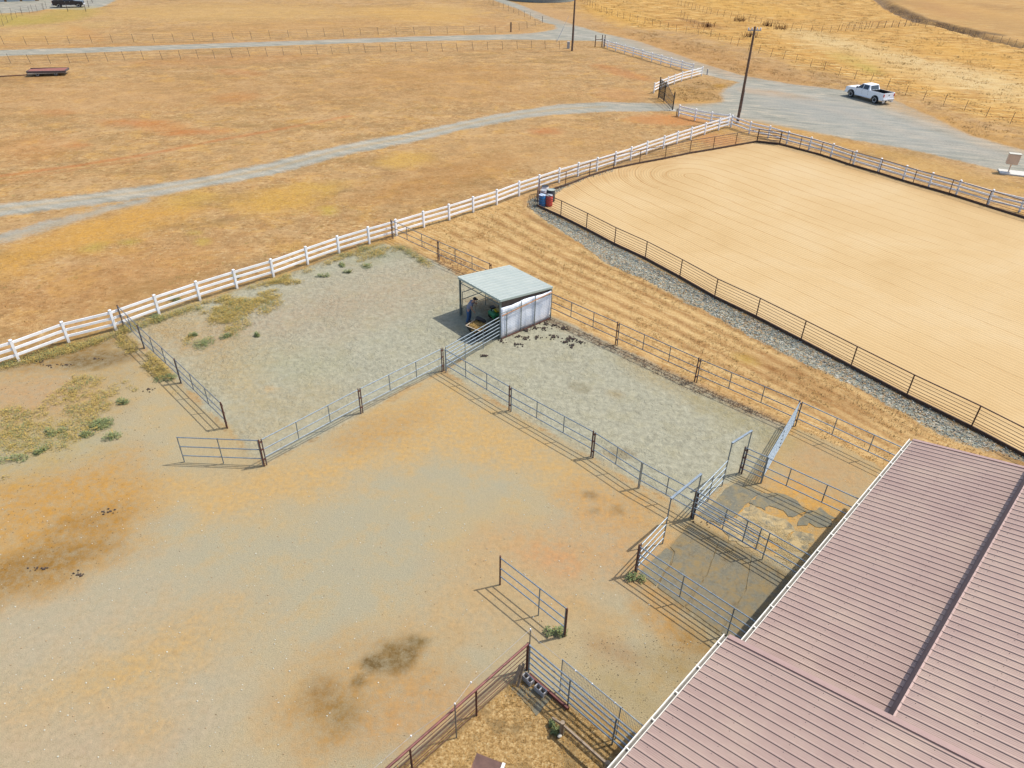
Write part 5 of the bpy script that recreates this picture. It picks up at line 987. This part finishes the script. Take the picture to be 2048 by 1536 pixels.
# ---------------------------------------------------------------- pickup trucks (local x forward, y left)
m_glass=mat('dark glass',(.02,.028,.035),.08,0,.05,spec=.8)
def pickup(loc,rz,paint_,label,trim,rimm,lights=True):
    o=thing('pickup_truck',loc,label,'pickup truck',rz=rz); Wd=2.0; hw=Wd/2
    fw,rw=1.95,-1.87; ar=.50; zc=.40
    def archpts(cx,fwd=True):
        pts=[]
        for k in range(9):
            a=math.pi-k*math.pi/8; pts.append((cx+ar*math.cos(a),zc+ar*math.sin(a)*1.02))
        return pts
    low=.5
    side=[(-3.0,low)]+[(rw-ar,low)]+archpts(rw)+[(rw+ar,low),(fw-ar,low)]+archpts(fw)+[(fw+ar,low),(2.9,low),(2.98,.75),(2.96,1.12),(2.85,1.2),(1.5,1.30),(1.35,1.30),(-.75,1.30),(-.75,1.36),(-3.0,1.38)]
    b=MB(); 
    for s in (-1,1): b.prism(side,(0,s*hw-(.06 if s>0 else -0.0),0),(1,0,0),(0,0,1),(0,.06,0))
    # hood and front
    b.prism([(1.2,.6),(2.93,.6),(2.95,.78),(2.93,1.13),(2.8,1.22),(1.42,1.33),(1.2,1.33)],(0,-hw+.061,0),(1,0,0),(0,0,1),(0,Wd-.122,0))
    b.box((.25,0,.72),2.2,Wd-.122,.5); b.box((.25,0,1.13),2.2,Wd-.122,.34)
    b.box((-1.88,0,.72),2.24,Wd-.122,.14)
    b.box((-.79,0,1.08),.08,Wd-.122,.56)
    L('body',b,paint_,o,bevel=.025)
    b=MB(); b.box((-1.9,0,.80),2.2,Wd-.16,.02); b.box((-1.9,hw-.09,1.09),2.2,.03,.56); b.box((-1.9,-hw+.09,1.09),2.2,.03,.56); b.box((-.85,0,1.09),.03,Wd-.16,.56); L('bed_liner',b,m_rubberd,o)
    b=MB(); b.box((-2.99,0,1.08),.08,Wd-.13,.58); tg=L('tailgate',b,paint_,o,bevel=.015)
    b=MB(); b.box((-3.035,0,1.12),.01,.24,.09); L('badge',b,m_black,tg)
    # cab
    y0,y1=hw-.02,hw-.25; zb,zt=1.30,1.92; xb=(-.75,1.38); xt=(-.55,.62)
    b=MB(); vs=[(xb[0],-y0,zb),(xb[1],-y0,zb),(xb[1],y0,zb),(xb[0],y0,zb),(xt[0],-y1,zt),(xt[1],-y1,zt),(xt[1],y1,zt),(xt[0],y1,zt)]
    b.add(vs,[(0,1,2,3),(4,7,6,5),(0,4,5,1),(1,5,6,2),(2,6,7,3),(3,7,4,0)]); L('cab',b,paint_,o,bevel=.05)
    def gl(name,q,off):
        b=MB(); q=[Vector(p) for p in q]; n=(q[1]-q[0]).cross(q[2]-q[0]).normalized(); n=n if n.dot(off)>0 else -n; b.add([p+n*.004 for p in q]+[p+n*.02 for p in q],[(0,1,2,3),(7,6,5,4),(0,4,5,1),(1,5,6,2),(2,6,7,3),(3,7,4,0)]); L(name,b,m_glass,o)
    def P_(x,z,s): f=(z-zb)/(zt-zb); return (x,s*(y0+(y1-y0)*f),z)
    for s in (-1,1):
        gl('window',[P_(.40,1.36,s),P_(1.22,1.36,s),P_(.62,1.84,s),P_(.40,1.84,s)],Vector((0,s,0)))
        gl('window',[P_(-.50,1.36,s),P_(.30,1.36,s),P_(.30,1.84,s),P_(-.44,1.84,s)],Vector((0,s,0)))
        b=MB(); b.box((1.15,s*(hw+.12),1.42),.10,.2,.22); L('mirror',b,m_black,o,bevel=.02)
        for x in (fw,rw):
            b=MB(); vs=[];fs=[]
            for k in range(13):
                a=math.pi-k*math.pi/12
                for rr in (ar-.01,ar+.08): vs.append((x+rr*math.cos(a),s*(hw+.03),zc+rr*math.sin(a))); vs.append((x+rr*math.cos(a),s*(hw-.05),zc+rr*math.sin(a)))
            for k in range(12):
                i=4*k; fs+=[(i,i+2,i+6,i+4),(i+2,i+3,i+7,i+6),(i+1,i+5,i+7,i+3),(i,i+4,i+5,i+1)]
            b.add(vs,fs); L('fender_flare',b,trim,o)
            w=thing('wheel',(0,0,0),None,None); w.parent=o; wheel(Vector((x,s*(hw-.10),.42)),Vector((0,1,0)),.42,.28,w,world=False,hm=rimm)
        b=MB(); b.tube((-1.2,s*(hw+.02),.48),(1.35,s*(hw+.02),.48),.045,8); L('side_step',b,m_chrome,o)
        b=MB(); b.box((-3.02,s*(hw-.1),1.1),.06,.17,.34); L('tail_light',b,m_red,o,bevel=.01)
        b=MB(); b.box((2.94,s*(hw-.2),.98),.06,.3,.26); L('headlight',b,m_lb,o,bevel=.01)
        b=MB(); b.box((.32,s*(hw+.001),1.0),.012,.004,.5); b.box((-.62,s*(hw+.001),1.0),.012,.004,.5); b.box((1.28,s*(hw+.001),1.0),.012,.004,.5); L('door_seam',b,m_black,o)
        b=MB(); b.box((.45,s*(hw+.01),1.15),.16,.02,.035); b.box((-.5,s*(hw+.01),1.15),.16,.02,.035); L('door_handle',b,m_chrome,o)
        b=MB(); b.box((-3.05,s*.75,.42),.02,.42,.36); L('mud_flap',b,m_chrome,o)
    gl('rear_window',[(-.755+.2*(.08/.62),-.7,1.38),(-.755+.2*(.08/.62),.7,1.38),(-.57,.66,1.84),(-.57,-.66,1.84)],Vector((-1,0,0)))
    gl('windscreen',[(1.31,-.78,1.36),(1.31,.78,1.36),(.72,.66,1.85),(.72,-.66,1.85)],Vector((1,0,0)))
    b=MB(); b.box((-3.1,0,.62),.16,Wd-.1,.2); L('rear_bumper',b,m_chrome,o,bevel=.03); b=MB(); b.box((3.0,0,.6),.16,Wd-.05,.26); L('front_bumper',b,m_chrome,o,bevel=.03); b=MB(); b.box((2.97,0,.96),.03,1.2,.3); L('grille',b,m_black,o)
    b=MB(); b.box((-.1,0,.46),5.2,1.1,.16); L('chassis',b,m_black,o); b=MB(); b.box((-3.3,0,.5),.35,.09,.09); L('tow_hitch',b,m_black,o)
    return o
m_red=mat('red lens',(.5,.02,.03),.3); m_pw=mat('white paint',(.78,.80,.83),.25,0,.02,spec=.6); m_pb=mat('dark blue paint',(.012,.016,.03),.22,0,.1,spec=.6)
fwp=G(1699.5,193.8); rwp=G(1748.3,206.8); hd_=(fwp-rwp).normalized(); nl=Z.cross(hd_); mid=(fwp+rwp)/2-nl*.95
pickup(mid-hd_*.04,math.atan2(hd_.y,hd_.x),m_pw,'white crew cab pickup truck parked on the gravel lot',m_black,m_chrome)
fwp=G(156.7,15.2); rwp=G(120,15.9); hd_=(fwp-rwp).normalized(); nl=Z.cross(hd_); mid=(fwp+rwp)/2+nl*.95
pickup(mid-hd_*.04,math.atan2(hd_.y,hd_.x),m_pb,'dark blue pickup truck cut by the top left edge',m_pb,m_chrome)

# ---------------------------------------------------------------- garage and tank at the top edge
gA=G(-25,4.6); gB=G(78,1.5); gd_=(gB-gA).normalized(); gn=Z.cross(gd_); GL=(gB-gA).length
gr=thing('garage',gA,'pale garage row with blue white doors at the top left corner','garage')
m_gw=mat('brown garage wall',K(150,118,92),.8,0,.08); m_gd=mat('blue white door',K(196,212,226),.5,0,.04); m_gr=mat('brown roof',K(140,112,96),.9,0,.1)
b=MB(); b.box(gA+gd_*GL/2+gn*4+Z*1.6,GL,8,3.2,gd_); b.build('wall',m_gw,gr)
b=MB(); b.prism([(-.4,3.2),(4,4.8),(8.4,3.2),(8.4,3.35),(4,4.95),(-.4,3.35)],gA-gd_*.3,gn,Z,gd_*(GL+.6)); b.build('roof',m_gr,gr)
for k in range(3): b=MB(); b.box(gA+gd_*GL*(.2+.3*k)-gn*.03+Z*1.2,GL*.25,.08,2.4,gd_); b.build('door',m_gd,gr)
tc=G(1084,6); tc=tc*(1+8.9/tc.length); b=MB(); b.lathe([(8.6,0),(8.6,.25),(8.5,.27),(8.5,2.6),(8.6,2.62),(8.6,2.7),(8.3,3.1),(.3,4.4)],tc,Z,48); o=b.build('water_tank',mat('galvanised tank',K(170,178,180),.5,.3,.1,2),smooth=True); tag(o,'round galvanised tank at the top edge beyond the road','tank')

# ---------------------------------------------------------------- plants
m_weedg=mat('green weed leaves',K(150,164,106),.8,0,.4,9,K(200,188,112),.56); m_weedo=mat('olive dry weed',K(220,190,104),.85,0,.35,9,K(168,166,96),.52); m_gdry=mat('dry grass blades',K(214,166,100),.95,0,.3,3,K(186,132,76),.5); m_gpale=mat('pale grass blades',K(230,184,112),.95,0,.22,1.2,K(204,148,78),.5); m_lgreen=mat('light green tuft',K(158,160,76),.9,0,.25,5)
def upn(m):
    t=m.node_tree; g=t.nodes.new('ShaderNodeCombineXYZ'); g.inputs[2].default_value=1; t.links.new(g.outputs[0],t.nodes['Principled BSDF'].inputs['Normal']); return m
for _m in (m_gdry,m_gpale): upn(_m)
def leaves(b,c,rad,hgt,n,ls=.07,up=.6):
    for k in range(n):
        a=random.uniform(0,6.283); r_=rad*math.sqrt(random.random()); q=Vector((c.x+math.cos(a)*r_,c.y+math.sin(a)*r_,hgt*random.uniform(.05,1)*(1-(r_/rad)**2*.7)))
        aa=random.uniform(0,6.283); d=Vector((math.cos(aa),math.sin(aa),random.uniform(-.2,up)))*ls*random.uniform(.6,1.4); w=Vector((-math.sin(aa),math.cos(aa),random.uniform(-.3,.3)))*ls*.24
        b.add([q,q+d*.5+w,q+d,q+d*.5-w],[(0,1,2,3)])
def weed(px,py,rad,label,hgt=.3,mt=None,n=None,group=None):
    c=G(px,py); o=thing('weed',c,label,'weed',group); b=MB()
    k=max(3,int(rad*6))
    for i in range(k):
        a=random.uniform(0,6.28); r_=rad*random.uniform(0,.75); leaves(b,Vector((c.x+math.cos(a)*r_*1.3,c.y+math.sin(a)*r_*.8,0)),rad*.45,hgt*random.uniform(.6,1),n or int(70*max(.5,rad)),.08)
    b.build('foliage',mt or m_weedg,o)
    b=MB()
    for i in range(7):
        a=random.uniform(0,6.28); b.tube(c,c+Vector((math.cos(a)*rad*.6,math.sin(a)*rad*.6,hgt*.7)),.008,4)
    b.build('stem',m_weedo,o)
WD=[(408,688,.75,'large green weed clump on the sand inside the bigger pen'),(200,850,.85,'biggest green weed clump on the orange dirt at the left'),(168,868,.4,'green weed just left of the biggest clump'),(228,872,.5,'green weed just below the biggest clump'),(245,808,.35,'small dark green weed between yellow weeds in the left dirt'),(515,672,.22,'little lone green weed on the pen sand'),(345,755,.6,'green weed at the middle post of the left pen side'),(686,531,.35,'round weed near the fence in the bigger pen, left of a pair'),(735,532,.55,'wide flat weed on the back sand of the bigger pen'),(648,553,.35,'weed below the pair near the white fence'),(305,637,.7,'bushy weed against the white fence at the pen corner'),(110,865,.4,'weed strip piece left of the biggest clump'),(80,905,.35,'low weed near the left edge, upper piece of the strip'),(30,918,.5,'low weed at the left edge on the dirt'),(1268,1156,.35,'green weed at the near stall corner post'),(1118,1262,.35,'green weed at the near end of the lone yard panel'),(1110,1458,.22,'small weed by the timber fence post'),(700,545,.3,'weed to the right of the round one near the fence'),(385,672,.3,'olive weed just left of the large clump on the pen sand'),(455,672,.4,'yellowing weed right of the large clump on the pen sand'),(350,600,.5,'weed under the white fence between two posts left of the middle'),(475,556,.35,'weed at the foot of a white fence post above the pen')]
for px,py,r_,lb in WD: weed(px,py,r_*1.1,lb,.3,n=int(170*max(.5,r_)))
def scatter(name,mask_poly,n,hgt,mt,blades=4,w=.02,label=None,cond=None,spread=.1,leaf=False):
    P_=S(mask_poly); x0,y0=P_.min(0); x1,y1=P_.max(0); m=0; b=MB()
    xs=np.random.uniform(x0,x1,n*6); ys=np.random.uniform(y0,y1,n*6); ins=sdf(xs,ys,P_)<0; xs=xs[ins][:n]; ys=ys[ins][:n]; dens=fbm(xs*.6,ys*.6,31)+.5
    for x,y,d_ in zip(xs,ys,dens):
        if cond is not None and not cond(x,y,d_): continue
        s=random.uniform(.6,1.3)*(.6+d_*.8)
        if leaf: leaves(b,Vector((x,y,0)),spread*s,hgt*s,blades,.06); continue
        for k in range(blades):
            a=random.uniform(0,6.283); q=Vector((x+random.uniform(-spread,spread),y+random.uniform(-spread,spread),0)); t=Vector((math.cos(a)*hgt*.55*s,math.sin(a)*hgt*.55*s,hgt*s*random.uniform(.5,1))); wv_=Vector((-math.sin(a),math.cos(a),0))*w*s
            b.add([q-wv_,q+wv_,q+t],[(0,1,2)])
    o=b.build(name,mt); tag(o,kind='stuff'); return o
scatter('dry_grass',P_STRIP,9000,.10,m_gpale,4,.012,spread=.12,cond=lambda x,y,d:d>.38)
scatter('dry_grass',P_COOP,2600,.10,m_gpale,5,.008,spread=.08)
FLD=[(-60,520),(400,440),(700,360),(1050,290),(1400,250),(1440,262),(1038,388),(739,484),(400,595),(138,678),(-60,740)]
scatter('dry_grass',FLD,6000,.05,m_gdry,4,.02,spread=.2,cond=lambda x,y,d:d>.5)
FL2=[(-60,140),(700,120),(1180,110),(1300,200),(1000,215),(500,325),(0,400),(-60,410)]
scatter('dry_grass',FL2,5000,.06,m_gdry,4,.03,spread=.35,cond=lambda x,y,d:d>.52)
scatter('tall_golden_grass',P_GOLD[:-1]+[(1740,0)],12000,.13,m_gpale,6,.06,spread=.7,cond=lambda x,y,d:d>.4 and y<260)
scatter('tall_golden_grass',[(1410,160),(1460,172),(1440,200),(1370,204),(1330,190),(1345,172)],900,.1,m_gpale,5,.03,spread=.35,cond=lambda x,y,d:d>.42)
scatter('tall_golden_grass',[(1500,165),(1690,185),(1790,206),(1950,280),(2048,305),(2048,262),(1900,215),(1776,178),(1600,135),(1480,110),(1400,85),(1300,60),(1250,70)],3500,.14,m_gdry,4,.03,spread=.35,cond=lambda x,y,d:d>.45 and samp(road,x,y)<.3)
scatter('field_weeds',FL2,420,.25,m_lgreen,14,.03,spread=.3,leaf=True,cond=lambda x,y,d:d>.55)
scatter('field_weeds',FLD,200,.2,m_lgreen,14,.03,spread=.25,leaf=True,cond=lambda x,y,d:d>.55)
scatter('field_weeds',[(80,35),(150,22),(200,22),(190,36),(120,45),(60,48)],200,.7,m_lgreen,20,.06,spread=.9,leaf=True)
FW=[(0,728),(138,692),(232,668),(240,655),(319,636),(400,607),(474,583),(547,560),(616,535),(678,513),(739,494),(785,482),(830,508),(870,534),(860,540),(810,505),(765,488),(700,515),(600,552),(480,592),(400,620),(330,640),(250,668),(150,705),(0,742)]
scatter('fence_line_weeds',FW,4200,.26,m_weedo,14,.02,spread=.22,leaf=True,cond=lambda x,y,d:d>.36)
scatter('fence_line_weeds',FW,2200,.3,m_weedg,12,.02,spread=.2,leaf=True,cond=lambda x,y,d:d>.46)
scatter('pen_weeds',[(370,630),(480,585),(600,550),(680,520),(700,545),(600,585),(520,640),(450,680),(370,695)],1500,.18,m_weedo,16,.02,spread=.2,leaf=True,cond=lambda x,y,d:d>.5)
scatter('pen_weeds',[(370,600),(480,560),(600,530),(700,500),(790,482),(830,505),(740,520),(640,560),(560,620),(470,680),(370,700)],420,.24,m_weedg,20,.02,spread=.2,leaf=True,cond=lambda x,y,d:d>.56)
scatter('pen_weeds',[(430,600),(560,556),(700,512),(770,492),(800,500),(700,530),(640,560),(540,600),(450,650),(400,640)],1500,.2,m_weedo,16,.02,spread=.2,leaf=True,cond=lambda x,y,d:d>.5)
scatter('yard_weeds',[(0,800),(120,750),(250,760),(290,790),(260,850),(180,870),(80,930),(0,960)],260,.24,m_weedg,20,.02,spread=.22,leaf=True,cond=lambda x,y,d:d>.56)
scatter('yard_weeds',[(0,800),(120,750),(250,760),(290,790),(260,850),(180,870),(80,930),(0,960)],1100,.14,m_weedo,16,.02,spread=.2,leaf=True,cond=lambda x,y,d:d>.48)
scatter('yard_weeds',[(240,665),(300,700),(370,775),(355,790),(280,730),(235,690)],520,.2,m_weedo,16,.02,spread=.18,leaf=True,cond=lambda x,y,d:d>.5)
scatter('fallen_leaves',[(1080,635),(1110,640),(1235,695),(1391,768),(1588,855),(1560,850),(1380,782),(1240,712),(1120,655)],1500,.05,mat('dead leaves',K(110,78,58),.9),4,.02,spread=.12,leaf=True)
scatter('fallen_leaves',[(870,500),(985,545),(985,572),(918,552),(877,528)],500,.05,mat('dead leaf litter',K(126,84,62),.9),4,.02,spread=.1,leaf=True)
# loose stones of the gravel strip and yard
def pebbles(name,poly,n,r0,r1,mt,cond=None):
    P_=S(poly); x0,y0=P_.min(0); x1,y1=P_.max(0); xs=np.random.uniform(x0,x1,n*8); ys=np.random.uniform(y0,y1,n*8); ins=sdf(xs,ys,P_)<0; b=MB()
    for x,y in zip(xs[ins][:n],ys[ins][:n]):
        r_=random.uniform(r0,r1); b.cur=random.randrange(len(mt)); b.blob((x,y,r_*.4),r_,r_*random.uniform(.6,1),r_*.6,.25,5,4)
    tag(b.build(name,mt),kind='stuff')
m_s=[mat('blue grey stone',K(178,190,188),.9,0,.2),mat('pale stone chip',K(240,240,228),.9,0,.1),mat('tan stone',K(214,184,144),.9,0,.2),mat('dark stone',K(140,142,134),.9,0,.2)]
pebbles('loose_gravel',P_STONE,9000,.02,.05,m_s)
pebbles('loose_stones',[(-60,1000),(500,980),(1200,1000),(1250,1150),(1400,1300),(1000,1300),(900,1536),(-60,1536)],700,.012,.03,[m_s[1],m_s[2],m_s[1]])
pebbles('dung_crumbs',[(0,760),(300,740),(340,900),(330,1040),(150,1170),(0,1200)],500,.008,.022,[mat('dung crumb',(.08,.055,.03),.95)])
pebbles('dung_crumbs',[(1100,1260),(1300,1270),(1430,1290),(1300,1450),(1180,1400)],300,.006,.02,[mat('dung crumb dark',(.08,.06,.04),.95)])
# dung piles
m_dung=mat('dung',(.06,.042,.032),.95,0,.4,20,bump=.01)
MG=[(1070,656),(1088,658),(1092,648),(1110,652),(1127,658),(1128,657),(1050,678),(1035,690),(1038,674),(1053,662),(1048,661),(1073,676),(1104,675),(1107,673),(1140,676),(1130,685),(1144,691),(1162,686),(1004,683),(967,713),(1148,680),(1134,680)]
for px,py in MG:
    c=G(px+random.uniform(-1,1),py); o=thing('dung_pile',c,'dark dung pile on the pale sand right of the shelter','dung pile','dung piles on the sand right of the shelter'); b=MB()
    for k in range(16): a=random.uniform(0,6.28); r_=abs(random.gauss(0,.14)); s=random.uniform(.5,1); b.blob(c+Vector((math.cos(a)*r_*1.3,math.sin(a)*r_,.02+.05*max(0,1-r_/.2))),.06*s,.05*s,.045*s,.3,6,4)
    b.build('dung',m_dung,o)
for px,py,l in ((75,724,'dark dung pile near the left edge below the white fence'),(100,731,'dark dung heap second along below the white fence'),(190,718,'flat dark dung pile beneath the third white post'),(258,699,'dark dung pile beside the left pen side'),(80,1137,'small dark dung pile low on the orange dirt'),(160,1148,'long flattened dung pile beside the small one'),(215,1024,'thin dark dung pile on the brown edge'),(132,730,'dung pile in the middle of the left dirt'),(298,779,'round brown dung pile on bare dirt by the pen side'),(1445,1036,'dark debris pile behind the folded gate leaf, left'),(1420,1046,'dark debris pile behind the folded gate leaf, right')):
    c=G(px,py); o=thing('dung_pile',c,l,'dung pile'); b=MB()
    for k in range(14): a=random.uniform(0,6.28); r_=abs(random.gauss(0,.13)); s=random.uniform(.4,1); b.blob(c+Vector((math.cos(a)*r_*2.2,math.sin(a)*r_,.02)),.05*s,.04*s,.03*s,.3,6,4)
    b.build('dung',m_dung,o)
# dead shrubs in the far field
m_dead=mat('dead brush',K(120,74,50),.95,0,.3)
for px,py,l in ((1478,42,'dead brown brush left of the field fence lines'),(1535,52,'biggest dead brown brush clump at the field fences'),(1560,58,'dead brush right beside the biggest clump'),(1500,74,'dead brown stalks below the field fence lines'),(1415,54,'low dead brush patch at the far left of the golden field')):
    c=G(px,py); o=thing('dead_shrub',c,l,'shrub'); b=MB()
    for k in range(60): a=random.uniform(0,6.28); r_=random.uniform(0,1.6); q=c+Vector((math.cos(a)*r_,math.sin(a)*r_,0)); b.tube(q,q+Vector((random.uniform(-.3,.3),random.uniform(-.3,.3),random.uniform(.4,1.1))),.035,3,.01)
    b.build('branches',m_dead,o)
